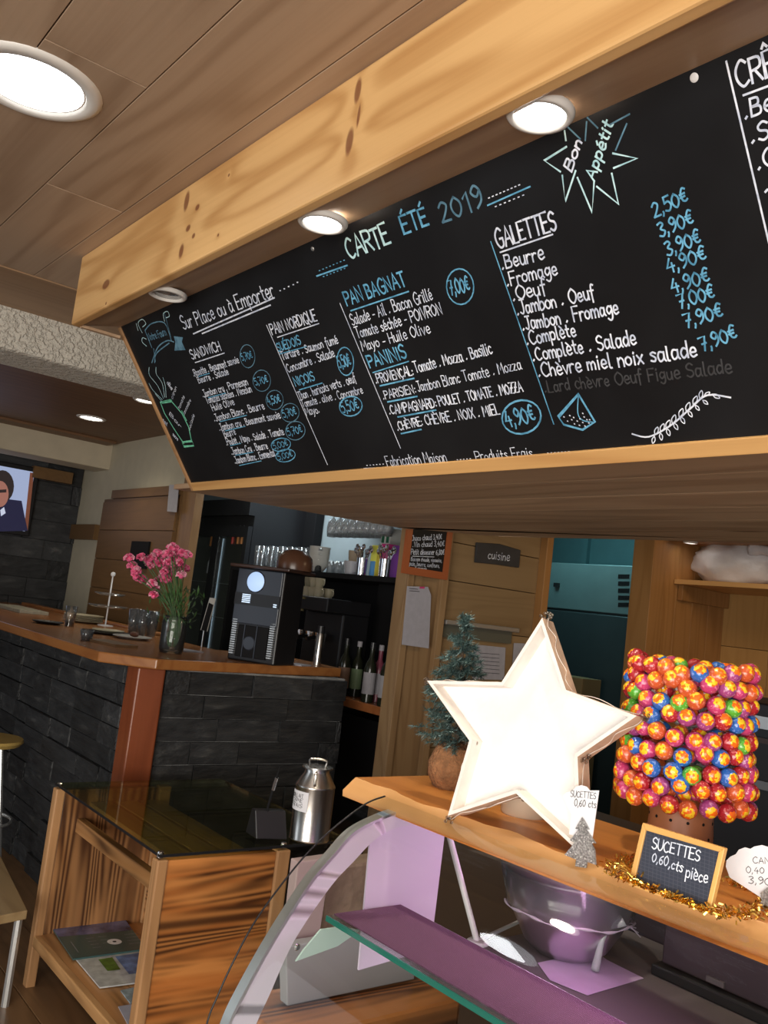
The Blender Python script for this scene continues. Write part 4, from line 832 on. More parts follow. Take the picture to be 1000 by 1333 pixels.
# small glass beside vase, tray with cup, plates, glasses
def plate(c, r, m, label, name='plate', cat='plate'):
    o = MB().lathe([(.0001, 0), (r*.6, 0), (r, .014), (r*.98, .018), (r*.6, .006), (.0001, .006)], c, 32).build(name, m, None, smooth=True); return tag(o, label, cat)
c = bw(112, 834); o = tumbler(c, .055, .034, None, 'short glass of dark coffee on the front edge of the bar', gthin, 'coffee_glass'); tag(o, cat='glass'); tag(o, 'short glass of dark coffee near the front edge of the bar')
MB().lathe([(.0001, .01), (.024, .01), (.031, .04), (.0001, .04)], (0, 0, 0), 16).build('coffee', plain('black_coffee', (.01, .006, .004), .1), o).location = (0, 0, 0)
c = bw(146, 839); o = MB().obox(c+V((0, 0, .006)), (.13, .02, 0), (-.01, .06, 0), (0, 0, .006)).build('slate_board', wood('serving_board', (.2, .11, .05), (.13, .07, .03), 0), None); tag(o, 'thin brown serving board lying by the coffee glass', 'board')
c = bw(172, 832); plate(c, .105, wh, 'white plate with a brown pastry in front of the vase')
o = MB().ball(c+V((.02, .0, .028)), .03, 10, 6, (1.3, .8, .5)).build('pastry', plain('brown_pastry', (.12, .04, .02), .6, bump=.6), None, smooth=True); tag(o, 'small dark brown pastry on the white plate', 'pastry')
c = bw(142, 815, 1.98); MB_t = MB().lathe([(.0001, 0), (.13, 0), (.15, .012), (.14, .012), (.0001, .005)], c, 32); o = MB_t.build('round_tray', black, None, smooth=True); tag(o, 'round black tray holding the tall glasses on the bar', 'tray')
c2 = c+V((-.02, 0, .006)); plate(c2, .09, cream, 'cream plate lying on the round black tray')
gz = bw(172, 812, 2.17); gl = tumbler(gz+V((0, 0, .0)), .15, .038, 'ribbed glasses on the bar worktop', 'ribbed clear glass in the cluster left of the flower vase'); copies(gl, [gz+V((dx, dy_, 0)) for dx, dy_ in ((.08, .02), (-.07, .06), (.03, .1))])
c = bw(90, 811, 1.9); o = tumbler(c, .12, .035, None, 'clear stemmed sundae glass with a drink on the bar', gthin, 'sundae_glass'); tag(o, 'tall clear glass with a drink at the left of the plates')
MB().lathe([(.0001, .01), (.024, .01), (.03, .08), (.0001, .08)], (0, 0, 0), 16).build('drink', plain('tan_drink', (.4, .28, .16), .2), o).location = (0, 0, 0)
c = bw(62, 812, 1.78); plate(c+V((-.0, -.0, 0)), .09, black, 'small black saucer tray under the tall glass', 'saucer', 'saucer')
for k, (px_, py_, lb) in enumerate(((108, 803, 'stack of cream plates behind the tall glass'),)):
    c = bw(px_, py_, 2.17); t = thing('stacked_plates', c, lb, 'plates')
    for j in range(5): MB().lathe([(.0001, 0), (.08, 0), (.13, .014), (.125, .018), (.08, .006), (.0001, .006)], c+V((0, 0, .009*j)), 32).build('plate', cream, t, smooth=True)
c = bw(25, 797, 2.0); o = MB().obox(c+V((0, 0, .012)), (.35, 0, 0), (0, .1, 0), (0, 0, .012)).build('folded_newspaper', plain('newsprint', (.36, .34, .26), .8, var=.2, vs=30), None, bevel=.004); tag(o, 'folded newspaper on the far left of the bar', 'newspaper')
c = bw(137, 802, 2.26); t = thing('tiered_stand', c, 'tiered stand with a thin white rod and two small glass plates', 'stand')
top = P(143, 735, D=(c-CAM).dot(_f)); hh = .34
MB().tube([c, c+V((0, 0, hh))], .005, 8).build('rod', white, t); MB().ball(c+V((0, 0, hh)), .016, 10, 6).build('finial', white, t); MB().lathe([(.0001, .0), (.05, 0), (.05, .006), (.0001, .01)], c, 20).build('foot', white, t)
for zz, rr in ((.12, .13), (.20, .1)): MB().lathe([(.004, zz), (rr*.8, zz), (rr, zz+.012), (rr*.97, zz+.016), (.004, zz+.004)], c, 28).build('tier_plate', gthin, t, smooth='all')
c = bw(268, 846); c = c+V((-.12, .1, 0)); t = thing('leaning_price_stand', c, 'slim black price stand with a white frame left of the coffee machine', 'price stand')
dR = V((.0, 0, 0)); a1, a2, a3, a4 = [P(x, y, D=(c-CAM).dot(_f)) for x, y in ((273, 778), (281, 779), (270, 822), (261, 820))]
c_n = V((.75, -.6, .1)); MB().prism([a1, a2, a3, a4], -c_n*.01).build('frame', wh, t); s_ = [(a1*.85+a4*.15)*.9+(a2*.85+a3*.15)*.1, (a2*.8+a3*.2)*.9+(a1*.8+a4*.2)*.1, a3*.9+a4*.1, a4*.9+a3*.1]
MB().prism([p+c_n*.002 for p in s_], c_n*.001).build('panel', blackm, t); c_leg = MB().tube([(a3+a4)/2, V((((a3+a4)/2).x, ((a3+a4)/2).y, BT+.002))], .004, 6).build('prop', alu, t)
for px_, py_, w_, m, lb in ((246, 849, .12, paperd, 'white paper sheet lying between the vase and the coffee machine'), (365, 866, .05, plain('yellow_cloth', (.5, .42, .2), .8), 'small yellow cloth in front of the coffee machine side'), (398, 868, .07, paperd, 'crumpled white paper near the right end of the bar')):
    c = bw(px_, py_)+V((-.06, 0, 0)); o = MB().obox(c+V((0, 0, .003)), (w_*.5, .02, 0), (-.02, w_*.6, 0), (0, 0, .003)).build('paper_sheet' if 'paper' in lb else 'cleaning_cloth', m, None); tag(o, lb, 'paper' if 'paper' in lb else 'cloth')
# ------------------------------------------------------------------ burnt wood table
TZ = .7126; TX0, TX1 = -3.37, -2.452; TY0, TY1 = 1.235, 1.69
tb = thing('burnt_wood_table', (TX1, TY0, 0), 'scorched wooden side table with a lower magazine shelf and a tinted glass top', 'table')
def side(x0, x1, out):
    s_ = -1 if out < 0 else 1
    n = 3; dyy = (TY1-TY0-.0)/n
    for k in range(1):
        MB().box(x0, x1, TY0+.03, TY1-.05, .10, TZ-.012).build('side_panel', burnt_y if out > 0 else burnt_z, tb, bevel=.003)
    MB().box(x0-.004, x1+.006, TY0-.005, TY0+.03, 0, TZ-.008).build('leg', edgewood, tb, bevel=.005)
    MB().box(x0-.004, x1+.008, TY1-.05, TY1, 0, TZ-.008).build('leg', edgewood, tb, bevel=.005)
side(TX1-.03, TX1, 1); side(TX0, TX0+.03, -1)
for k, (a_, b_) in enumerate(((-.0, .10), (.11, .18))): pass
zsh = P(40, 1212, Y=TY0).z
for k in range(3): y_ = TY0+.0+k*.15; plankbox(tb, 'shelf_board', burnt_x, TX0+.03, TX1-.03, y_+.0015, y_+.1485, zsh-.022, zsh)
o = MB().box(TX0+.03, TX1-.03, TY0-.004, TY0+.022, zsh-.038, zsh+.001).build('shelf_edge', edgewoodx, tb, bevel=.004)
for zz in (.03,): MB().box(TX0+.03, TX1-.03, TY0+.12, TY0+.145, zz, zz+.09).build('lower_rail', burnt_x, tb, bevel=.003)
for zz in (zsh+.005, zsh+.14, zsh+.275): MB().box(TX0+.03, TX1-.03, TY1-.045, TY1-.025, zz, min(zz+.132, TZ-.02)).build('back_board', burnt_x, tb, bevel=.003)
z1 = P(135, 1095, Y=TY0+.12).z
MB().box(TX0+.03, TX1-.03, TY0+.09, TY0+.12, z1-.02, z1+.03).build('inner_rail', burnt_x, tb, bevel=.003)
for k in range(3): MB().box(TX0+.03, TX1-.03, TY0+.13+k*.10, TY0+.215+k*.10, TZ-.075, TZ-.06).build('inner_slat', edgewoodx, tb, bevel=.003)
gt = MB().box(TX0-.0, TX1+.005, TY0, 1.93, TZ, TZ+.008); gt.build('glass_top', gtable, tb)
MB().box(TX0, TX1+.006, TY0-.0015, TY0, TZ, TZ+.008).build('glass_edge', black, tb); MB().box(TX1+.005, TX1+.0065, TY0, 1.93, TZ, TZ+.008).build('glass_edge', black, tb)
for x, y in ((TX0+.02, TY0+.01), (TX1-.01, TY0+.008), (TX1-.01, TY1-.02)): MB().lathe([(.0001, .004), (.008, .004), (.01, 0), (.01, -.012), (.0001, -.012)], (x, y, TZ+.009), 12).build('glass_clip', chrome, tb)
MB().box(TX1-.04, TX1-.005, 1.88, 1.92, 0, TZ-.001).build('leg', edgewood, tb)
# magazines
mgp = Plane((TX0, TY0, zsh), (1, 0, 0), (0, 1, 0))
def shelfpt(x, y, zz=zsh): return P(x, y, Z=zz)
def booklet(name, pts, zz, th, mats, label, cat='magazine', bands=None):
    qs = [P(x, y, Z=zz+th) for x, y in pts]; t = thing(name, V((qs[0].x, qs[0].y, zz)), label, cat)
    MB().prism([V((q.x, q.y, zz+.0005)) for q in qs], (0, 0, th-.0005)).build('pages', mats[0], t)
    for f0_, f1_, m in (bands or []):
        a, b, c_, d = qs; e = V((0, 0, .0006)); MB().face_b(a.lerp(d, f0_)+e, b.lerp(c_, f0_)+e, b.lerp(c_, f1_)+e, a.lerp(d, f1_)+e).build('cover_print', m, t)
    return t
def _fb(s, *p): s.face(*p); return s
MB.face_b = _fb
skyp = plain('magazine_sky', (.12, .13, .26), .25, var=.7, vs=14); tealp = plain('magazine_teal', (.045, .10, .10), .3)
bk = booklet('magazine', [(62, 1199), (160, 1193), (190, 1235), (95, 1248)], zsh+.008, .006, [tealp], 'dark teal magazine with a cloudy sky cover and a round white badge', bands=[(.0, .45, skyp), (.45, 1, tealp)])
mq = P(149, 1226, Z=zsh+.0145); MB().lathe([(.0001, 0.0016), (.026, .0016)], V((mq.x, mq.y, zsh+.0135)), 24).build('badge', paper, bk)
MB().lathe([(.0001, 0.002), (.007, .002)], V((mq.x, mq.y, zsh+.0135)), 12).build('badge_mark', INK, bk)
mplane = Plane((0, 0, zsh+.0148), (1, 0, 0), (0, 1, 0))
lines(mplane, [[(112+3*k, 1222+4*k), (122+3*k, 1221+4*k)] for k in range(4)]+[[(128+3*k, 1220+4*k), (138+3*k, 1219+4*k)] for k in range(3)]+[[(162+2*k, 1217+4*k), (180+2*k, 1215+4*k)] for k in range(4)]+[[(92, 1226), (102, 1240)]], .8, paperd, bk, 'lettering')
bk = booklet('magazine', [(98, 1247), (184, 1238), (184, 1278), (130, 1285)], zsh+.003, .005, [plain('leaflet_paper', (.5, .52, .52), .4, var=.25, vs=30)], 'white leaflet with a green and blue landscape picture under the teal magazine', bands=None)
for pts, m in (([(128, 1249), (146, 1246), (157, 1262), (140, 1264)], plain('leaflet_green', (.10, .2, .03), .4, var=.4, vs=40)), ([(150, 1245), (184, 1240), (184, 1266), (168, 1268)], plain('leaflet_blue', (.12, .2, .42), .4, var=.5, vs=30))):
    mb = MB(); mb.face(*[P(x, y, Z=zsh+.009) for x, y in pts]); mb.build('cover_print', m, bk)
booklet('leaflet', [(157, 1289), (175, 1285), (178, 1303), (170, 1306)], zsh, .004, [plain('blue_leaflet', (.25, .33, .38), .4, var=.4, vs=40)], 'small blue grey leaflet at the right end of the table shelf', 'leaflet')
booklet('leaflet', [(154, 1310), (178, 1306), (180, 1333), (168, 1336)], zsh, .003, [paperg], 'plain white leaflet in the front right corner of the table shelf', 'leaflet')
# milk can
c = P(402, 1092, Z=TZ+.008); mc = thing('milk_can', c, 'small silver milk can with a white label on the glass table top', 'milk can')
k = 1/ppm(c); r = 26*k; h = 95*k
MB().lathe([(.0001, 0), (r*1.0, 0), (r*1.03, .004), (r, .008), (r, h*.70), (r*1.02, h*.715), (r, h*.73), (r*.62, h*.90), (r*.62, h*.95)], c, 36).build('body', brushed, mc, smooth=True)
MB().lathe([(r*.62, h*.95), (r*.78, h*.955), (r*.78, h*.975), (r*.5, h*.985), (.0001, h*.985)], c, 32).build('lid', brushed, mc, smooth=True)
w1 = c+V((0, 0, h*.985)); dd = V((.62, .78, 0)); MB().tube(catmull([w1-dd*r*.4, w1-dd*r*.38+V((0, 0, r*.3)), w1+dd*r*.38+V((0, 0, r*.3)), w1+dd*r*.4], 5), r*.06, 6).build('lid_handle', brushed, mc, smooth=True)
for sgn_ in (1, -1):
    d3 = V((.78, -.62, 0))*sgn_; ww = c+V((0, 0, h*.92)); MB().tube(catmull([ww+d3*r*.62, ww+d3*r*.95, ww+d3*r*.95-V((0, 0, r*.55)), ww+d3*r*.82-V((0, 0, r*.5))], 5), r*.07, 6).build('side_handle', brushed, mc, smooth=True)
mb = MB(); a0 = math.atan2(-.95, .35)
for j in range(8):
    an0, an1 = a0-.95+.16*j, a0-.95+.16*(j+1); e = r*1.02
    mb.face(*[c+V((e*math.cos(an), e*math.sin(an), zz)) for an, zz in ((an0, h*.4), (an1, h*.4), (an1, h*.66), (an0, h*.66))])
mb.build('paper_label', paper, mc, smooth='all')
mb = MB()
for rr_, tx in ((.6, 'BON LAIT'), (.54, 'FERME'), (.47, 'FRAIS')):
    st_, wd_ = layout(tx); 
    for pts in st_:
        pv = [(a0-.85+x/wd_*.9, h*rr_+y*.0012-.006) for x, y in pts]; e = r*1.03
        for (x1_, z1_), (x2_, z2_) in zip(pv, pv[1:]):
            p_, q_ = c+V((e*math.cos(x1_), e*math.sin(x1_), z1_)), c+V((e*math.cos(x2_), e*math.sin(x2_), z2_)); u_ = V((0, 0, .0012)); t_ = (q_-p_); t_ = t_.normalized() if t_.length > 1e-6 else V((1, 0, 0)); n_ = t_.cross((p_-c).normalized()).normalized()*.0008
            mb.face(p_-n_, q_-n_, q_+n_, p_+n_)
mb.build('lettering', INK, mc)
# black wedge stand with pen
c = P(343, 1088, Z=TZ+.008); t = thing('black_card_stand', c, 'black wedge shaped stand with a thin pen left of the milk can', 'stand')
a_, b_ = V((.0, .0, 0)), V((0, 0, 0)); MB().prism([c+V((-.05, -.04, 0)), c+V((.03, -.045, 0)), c+V((.0, -.045, .085)), c+V((-.03, -.04, .085))], (0.03, .10, 0)).build('wedge', black, t, bevel=.003)
tp_ = P(365, 996, D=(c-CAM).dot(_f)-.0); bs_ = P(349, 1050, D=(c-CAM).dot(_f)); MB().tube([bs_-V((0, 0, .02)), bs_, (tp_+bs_)/2, tp_], [.004, .004, .005, .002], 8).build('pen', blackm, t); MB().tube([(tp_*.4+bs_*.6), (tp_*.7+bs_*.3)], .0058, 8).build('pen_ring', chrome, t)
# boxes behind the case end
def pxbox(name, pts, X, depth, m, label, cat, Yex=None):
    q = [P(x, y, X=X) for x, y in pts]; o = MB().prism(q, (-depth, 0, 0)).build(name, m, None, bevel=.003); return tag(o, label, cat)
pxbox('grey_carton', [(372, 1232), (540, 1205), (540, 1275), (374, 1310)], -1.62, .03, greyboxm, 'pale grey box low behind the glass end of the display case', 'box')
pxbox('pink_carton', [(388, 1122), (432, 1116), (415, 1228), (376, 1228)], -1.66, .03, pinkbox, 'dull pinkish box between the table and the display case', 'box')
wl_ = P(366, 1312, X=-1.62).z
o = MB().box(-1.72, -1.5, P(372, 1325, X=-1.5).y, P(563, 1290, X=-1.6).y, wl_-.075, wl_-.004).build('burnt_wood_plank', burnt_y, None, bevel=.012); tag(o, 'scorched thick plank under the pale grey box', 'plank')
q = [P(x, y, X=-1.70) for x, y in ((425, 1128), (500, 1118), (505, 1175), (500, 1212), (420, 1224))]; mb = MB(); mb.prism(q, (-.06, 0, 0)); o = mb.build('kraft_bag', kraft, None, bevel=.01); tag(o, 'crumpled brown bag seen through the end glass of the case', 'bag')
# ------------------------------------------------------------------ display case
CX = -1.30; CR = .6
case = thing('glass_display_case', (CX, 1.3, 0), 'curved glass refrigerated display case under the wooden shelf', 'display case')
def profile(pts): return [(p.y, p.z) for p in catmull([P(x, y, X=CX) for x, y in pts], 6)]
inner = profile([(575, 1069), (534, 1074), (508, 1081), (484, 1097), (461, 1121), (430, 1155), (383, 1225), (351, 1295), (331, 1340), (312, 1400), (302, 1470)])
outer = profile([(560, 1053), (535, 1056), (505, 1064), (464, 1085), (436, 1115), (405, 1152), (358, 1225), (319, 1295), (298, 1340), (280, 1400), (270, 1470)])
n = min(len(inner), len(outer)); mb = MB()
for k in range(n-1):
    a_, b_, c_, d_ = inner[k], inner[k+1], outer[k+1], outer[k]
    mb.prism([(CX, *a_), (CX, *b_), (CX, *c_), (CX, *d_)], (-.012, 0, 0))
mb.build('arch_frame', caseside, case, smooth=True)
mb = MB()
for k in range(n-1):
    a_, b_ = outer[k], outer[k+1]
    mb.prism([(CX+.001, *a_), (CX+.001, *b_), (CX-.022, *b_), (CX-.022, *a_)], (0, -.004, .004))
mb.build('arch_edge_trim', alu, case, smooth=True)
gp = profile([(510, 1040), (483, 1051), (440, 1084), (404, 1120), (365, 1169), (335, 1213), (308, 1265), (290, 1305), (278, 1335), (262, 1400)])
gp = [(y, z_) for y, z_ in gp]
ext = [(gp[-1][0]+.0-.01, gp[-1][1]-.12)]; gp2 = gp+ext
mb = MB(); mb2 = MB()
for k in range(len(gp2)-1):
    (y0, z0), (y1, z1_) = gp2[k], gp2[k+1]
    mb.face((CX-.02, y0, z0), (0.35, y0, z0), (0.35, y1, z1_), (CX-.02, y1, z1_))
    pass
mb.build('curved_front_glass', gpane, case, smooth='all'); MB().tube([(CX-.021, y_+.001, z_) for y_, z_ in gp2], .0016, 6).build('glass_rim', black, case, smooth='all')
# base
yf, zf = gp2[-1]
MB().box(CX-.01, .35, yf, 1.78, 0, .69).build('base_cabinet', casewhite, case, bevel=.004)
DK = P(700, 1310, Y=1.25).z
DK = .865
MB().box(CX-.0, .35, 1.2, 1.78, DK-.02, DK).build('deck', deckm, case, bevel=.002); MB().box(-1.12, .35, yf+.02, 1.19, .692, .70).build('well_floor', casewhite, case)
MB().box(CX, .35, 1.785, 1.80, 0, .95).build('back_lip', darkdrawer, case)
# bracket and panel
br_ = [P(x, y, X=CX+.004) for x, y in ((396, 1236), (418, 1210), (445, 1206), (470, 1211), (440, 1232), (385, 1252))]; MB().prism(br_, (-.004, 0, 0)).build('shelf_bracket', plain('mint_white_enamel', (.55, .72, .66), .35), case, bevel=.001)
bb_ = P(387, 1233, X=CX+.006); MB().lathe([(.0001, .003), (.004, .003), (.006, 0)], bb_, 14, (1, 0, 0)).build('bracket_bolt', chrome, case)
o = MB().prism([P(x, y, X=CX-.006) for x, y in ((484, 1072), (581, 1070), (565, 1202), (560, 1236), (467, 1263), (474, 1183))], (-.004, 0, 0)).build('end_panel', panelm, case)
# glass shelf and mat
GZ = P(643, 1332, Y=.973).z
ga, gb = P(424, 1190, Z=GZ), P(520, 1177, Z=GZ)
gs = MB().box(CX+.005, .3, ga.y-.0, gb.y, GZ-.008, GZ).build('glass_shelf', gpane, case)
MB().box(CX+.005, .3, ga.y-.003, ga.y, GZ-.009, GZ).build('glass_shelf_edge', gedge, case); MB().box(CX+.005, .3, gb.y, gb.y+.002, GZ-.008, GZ).build('glass_shelf_edge', plain('pale_glass_edge', (.55, .65, .62), .15), case)
o = MB().box(CX+.008, .3, ga.y+.012, gb.y-.004, GZ+.0005, GZ+.0025).build('purple_shelf_mat', matp, None); tag(o, 'ribbed purple mat lying on the glass shelf of the display case', 'mat')
# strut
s1 = P(622, 1226, Z=DK+.003); s0 = P(583, 1080, Y=1.33)
MB().tube([V((s1.x, s1.y, DK)), s0], .0062, 10).build('strut', white, case); MB().lathe([(.0001, 0), (.022, 0), (.022, .004), (.018, .007), (.0001, .007)], V((s1.x, s1.y, DK)), 24).build('strut_foot', white, case)
s2 = P(700, 1190, Z=DK)
MB().obox((s1+s2)/2*1.0+V((0, 0, DK-(s1.z+s2.z)/2+.004)), (s2-s1)*.5, (0, .009, 0), (0, 0, .003)).build('deck_rail', casewhite, case)
# bowl
bcn = P(735, 1240, Z=DK); c = V((bcn.x, bcn.y, DK+.001)); k = 1/ppm(c)
bw_ = thing('steel_mixing_bowl', c, 'large steel mixing bowl wrapped in cling film inside the case', 'bowl')
R_ = 88*k; H_ = 112*k; c = c+V((0, .0, 0))
MB().lathe([(.0001, 0), (R_*.42, 0), (R_*.62, H_*.12), (R_*.86, H_*.45), (R_*.97, H_*.85), (R_*1.06, H_*.9), (R_*1.06, H_*.92), (R_*.95, H_*.87), (R_*.83, H_*.46), (R_*.6, H_*.14), (.0001, .004)], c, 40).build('bowl_body', plain('bowl_steel', (.74, .68, .73), .3, 1.0), bw_, smooth=True)
mb = MB(); ns = 40; R2 = R_*1.075
for j in range(ns):
    a0_, a1_ = 2*math.pi*j/ns, 2*math.pi*(j+1)/ns
    f = lambda an, rr, zz, am: c+V(((rr+am*math.sin(an*9+1)*.004)*math.cos(an), (rr+am*math.sin(an*9+1)*.004)*math.sin(an), zz+am*math.sin(an*5)*.004))
    mb.face(c+V((0, 0, H_*.86)), f(a0_, R2, H_*.94, 0), f(a1_, R2, H_*.94, 0))
    mb.face(f(a0_, R2, H_*.94, 0), f(a1_, R2, H_*.94, 0), f(a1_, R_*.93, H_*.5, .4), f(a0_, R_*.93, H_*.5, .4))
mb.build('cling_film', film, bw_, smooth='all')
filmw = plain('film_crease_white', (.62, .52, .64), .3)
mb = MB(); mb.tube([c+V(((R_*.95)*math.cos(a), (R_*.95)*math.sin(a), H_*.5+.002*math.sin(a*7))) for a in [math.radians(-130+6*j) for j in range(28)]], [.0022+.0012*math.sin(j*1.7) for j in range(28)], 5)
mb.build('film_crease', filmw, bw_, smooth=True)
tw = [P(x, y, D=(c-CAM).dot(_f)-.09) for x, y in ((812, 1198), (795, 1208), (785, 1222), (780, 1240), (775, 1262))]
mb = MB(); mb.tube(catmull(tw, 4), [.012, .010, .009, .006, .0045, .004, .004, .0045, .005, .0055, .006, .006, .007, .007, .008, .008, .009][:len(catmull(tw, 4))], 8); mb.build('film_tail', glass('film_tail_mat', (.9, .85, .93), 2.0, .2, .45), bw_, smooth='all')
for j in range(5):
    q0_ = P(775+8*j, 1212-3*j, D=(c-CAM).dot(_f)-.08); q1_ = P(822+3*j, 1196+6*j, D=(c-CAM).dot(_f)-.02); MB().tube([q0_, (q0_+q1_)/2+V((0, 0, .006)), q1_], .0011, 5).build('film_crease', filmw, bw_)
qs = [P(x, y, Z=DK+.001) for x, y in ((700, 1254), (716, 1276), (765, 1296), (838, 1274), (790, 1250), (775, 1238))]
o = MB().prism(qs, (0, 0, .001)).build('lilac_paper_sheet', pinkpaper, None); tag(o, 'lilac tinted paper sheet under the cling filmed bowl', 'paper')
# dark drawer unit right
q0_, q1_ = P(858, 1270, Z=DK), P(1010, 1345, Z=DK)
du = thing('dark_storage_tray', (q0_.x, q0_.y, DK), 'long dark plastic tray in the right of the case', 'tray')
yy = q0_.y
MB().box(q0_.x, .3, yy+.004, yy+.13, DK+.024, DK+.20).build('front_panel', darkdrawer, du, bevel=.004); MB().box(q0_.x-.012, .3, yy-.012, yy+.13, DK, DK+.022).build('foot_rail', black, du, bevel=.004)
q = P(931, 1278, Y=yy); MB().box(q.x-.018, q.x+.018, yy-.001, yy+.006, q.z-.005, q.z+.005).build('badge', plain('badge_grey', (.10, .08, .09), .4), du)
# ------------------------------------------------------------------ wooden shelf on the case
SH = 1.159; ST = SH-.036
sx0 = P(446, 1036, Z=ST).x; yfr = 1.085
N_ = 90; top = []; bot = []
def wav(x): return .010*math.sin(x*17+.6)+.007*math.sin(x*41)+.004*math.sin(x*83+1)
shf = thing('wooden_display_shelf', (sx0, 1.3, ST), 'orange wooden plank shelf with a wavy live edge on top of the display case', 'shelf')
mb = MB(); me_ = MB()
X1 = .35
for j in range(N_+1):
    x = sx0+(X1-sx0)*j/N_; yb_ = P(446, 1036, Z=ST).y + (P(1000, 1250, Z=ST).y-P(446, 1036, Z=ST).y)*min(1, (x-sx0)/.87)
    bot.append((x, yb_)); top.append((x-.0*j, yb_+.022+wav(x)*.8))
for j in range(N_):
    (x, y), (x2, y2) = top[j], top[j+1]; (bx, by), (bx2, by2) = bot[j], bot[j+1]
    mb.face((x, y, SH), (x2, y2, SH), (x2, 1.435, SH), (x, 1.435, SH)); mb.face((bx, by, ST), (bx, 1.435, ST), (bx2, by2, ST), (bx2, by2, ST))
    me_.face((bx, by, ST), (bx2, by2, ST), (bx2, by2-.001, ST+.012), (bx, by-.001, ST+.012)); me_.face((bx, by-.001, ST+.012), (bx2, by2-.001, ST+.012), (x2, y2, SH), (x, y, SH))
mb.face((sx0, bot[0][1], ST), (sx0, top[0][1], SH), (sx0, 1.435, SH), (sx0, 1.435, ST)); mb.face((sx0, 1.435, ST), (X1, 1.435, ST), (X1, 1.435, SH), (sx0, 1.435, SH)); mb.face((sx0, 1.435, ST), (sx0, bot[0][1], ST), (X1, bot[-1][1], ST), (X1, 1.435, ST))
mb.v = mb.v; mb.build('plank', shelfw, shf); me_.build('live_edge', shelfedge, shf, smooth='all')
for x in (-.2, .3): MB().box(x-.012, x+.012, 1.36, 1.40, DK, ST).build('shelf_post', casewhite, shf)
# ------------------------------------------------------------------ star
A1, A2 = P(583, 1060, Z=SH+.002), P(760, 1112, Z=SH+.002)
A2 = P(748, 1112, Z=SH+.002)
nrm = (A2-A1).cross(V((0, 0, 1))).normalized()
if nrm.dot(CAM-A1) < 0: nrm = -nrm
upv = (V((0, 0, 1))-nrm*.14).normalized(); nS = (A2-A1).normalized().cross(upv).normalized()
if nS.dot(CAM-A1) < 0: nS = -nS
sp2 = Plane(A1+nS*.0, (A2-A1).normalized(), upv)
if sp2.N.dot(CAM-A1) < 0: sp2 = Plane(A1, (A1-A2).normalized(), upv)
star_px = [(706, 804), (737, 898), (829, 932), (752, 985), (757, 1112), (672, 1033), (583, 1062), (611, 964), (556, 886), (653, 888)]
sv = [sp2.px(*p) for p in star_px]; cen = sum((v for v in sv), V((0, 0)))/10
sT = thing('white_wooden_star', A1, 'large white wooden star with a deep rim standing on the shelf', 'star')
dep = .034
shell = MB(); inn = [cen+(v-cen)*(1-.0065/max(.05, 1)) for v in sv]
def inset(vs, d):
    out = []; n = len(vs)
    ar = sum(vs[i].x*vs[(i+1) % n].y-vs[(i+1) % n].x*vs[i].y for i in range(n)); sg = 1 if ar > 0 else -1
    for i in range(n):
        a_, b_, c_ = vs[i-1], vs[i], vs[(i+1) % n]; e1, e2 = (b_-a_).normalized(), (c_-b_).normalized()
        n1_, n2_ = V((-e1.y, e1.x))*sg, V((-e2.y, e2.x))*sg; m_ = (n1_+n2_); q = m_.normalized(); L = d/max(.25, q.dot(n1_)); out.append(b_+q*L)
    return out
inn = inset(sv, .006)
W = lambda q, off: sp2.w(q, off)
for k in range(10):
    j = (k+1) % 10
    m1_ = MB(); m1_.face(W(sv[k], 0), W(sv[j], 0), W(inn[j], 0), W(inn[k], 0)); m1_.face(W(inn[k], 0), W(inn[j], 0), W(inn[j], -dep), W(inn[k], -dep)); m1_.face(W(sv[k], -dep-.003), W(sv[j], -dep-.003), W(inn[j], -dep-.003), W(inn[k], -dep-.003))
    m1_.cur = 1; m1_.face(W(sv[k], 0), W(sv[j], 0), W(sv[j], -dep-.003), W(sv[k], -dep-.003)); m1_.build('rim_board', [starwhiter, starband], sT)
mb = MB(); cW = W(cen, -dep+.002)
for k in range(10): mb.face(cW, W(inn[k], -dep+.002), W(inn[(k+1) % 10], -dep+.002))
for k in range(10): mb.face(W(cen, -dep-.002), W(inn[(k+1) % 10], -dep-.002), W(inn[k], -dep-.002))
mb.build('back_board', starwhite, sT)
mb = MB()
wire = []
for k in range(10):
    a_, b_ = sv[k], sv[(k+1) % 10]
    for j in range(7): f_ = j/7; q = a_.lerp(b_, f_); o_ = cen+(q-cen)*(1+rnd.uniform(.0, .05)); wire.append(W(o_, -dep*.5+rnd.uniform(-.012, .012)))
mb.tube(catmull(wire, 3, True), .0008, 4); gl_ = mb.build('wire_garland', plain('pale_wire', (.7, .62, .55), .4), sT)
for k in (9, 2, 3, 7, 0, 5, 8, 6):
    q = cen+(sv[k]-cen)*1.03; mb = MB()
    for j in range(9): mb.ball(W(q, -.015)+V((rnd.uniform(-.008, .008), rnd.uniform(-.008, .008), rnd.uniform(-.006, .006))), .0032, 6, 4)
    mb.build('bead_cluster', glass('bead_plastic', (.8, .75, .7), 2.0, .2) if 'bead_plastic' not in MATS else MATS['bead_plastic'], sT)
# jar behind the star
c = P(690, 1072, Z=SH); c = c+V((-.055, .045, 0)); k = 1/ppm(c)
o = MB().lathe([(.0001, .0), (29*k, 0), (31*k, .004), (31*k, 60*k), (28*k, 62*k), (27*k, .01), (.0001, .01)], c, 32).build('candle_jar', jarm, None, smooth=True); tag(o, 'cream coloured jar behind the foot of the white star', 'jar')
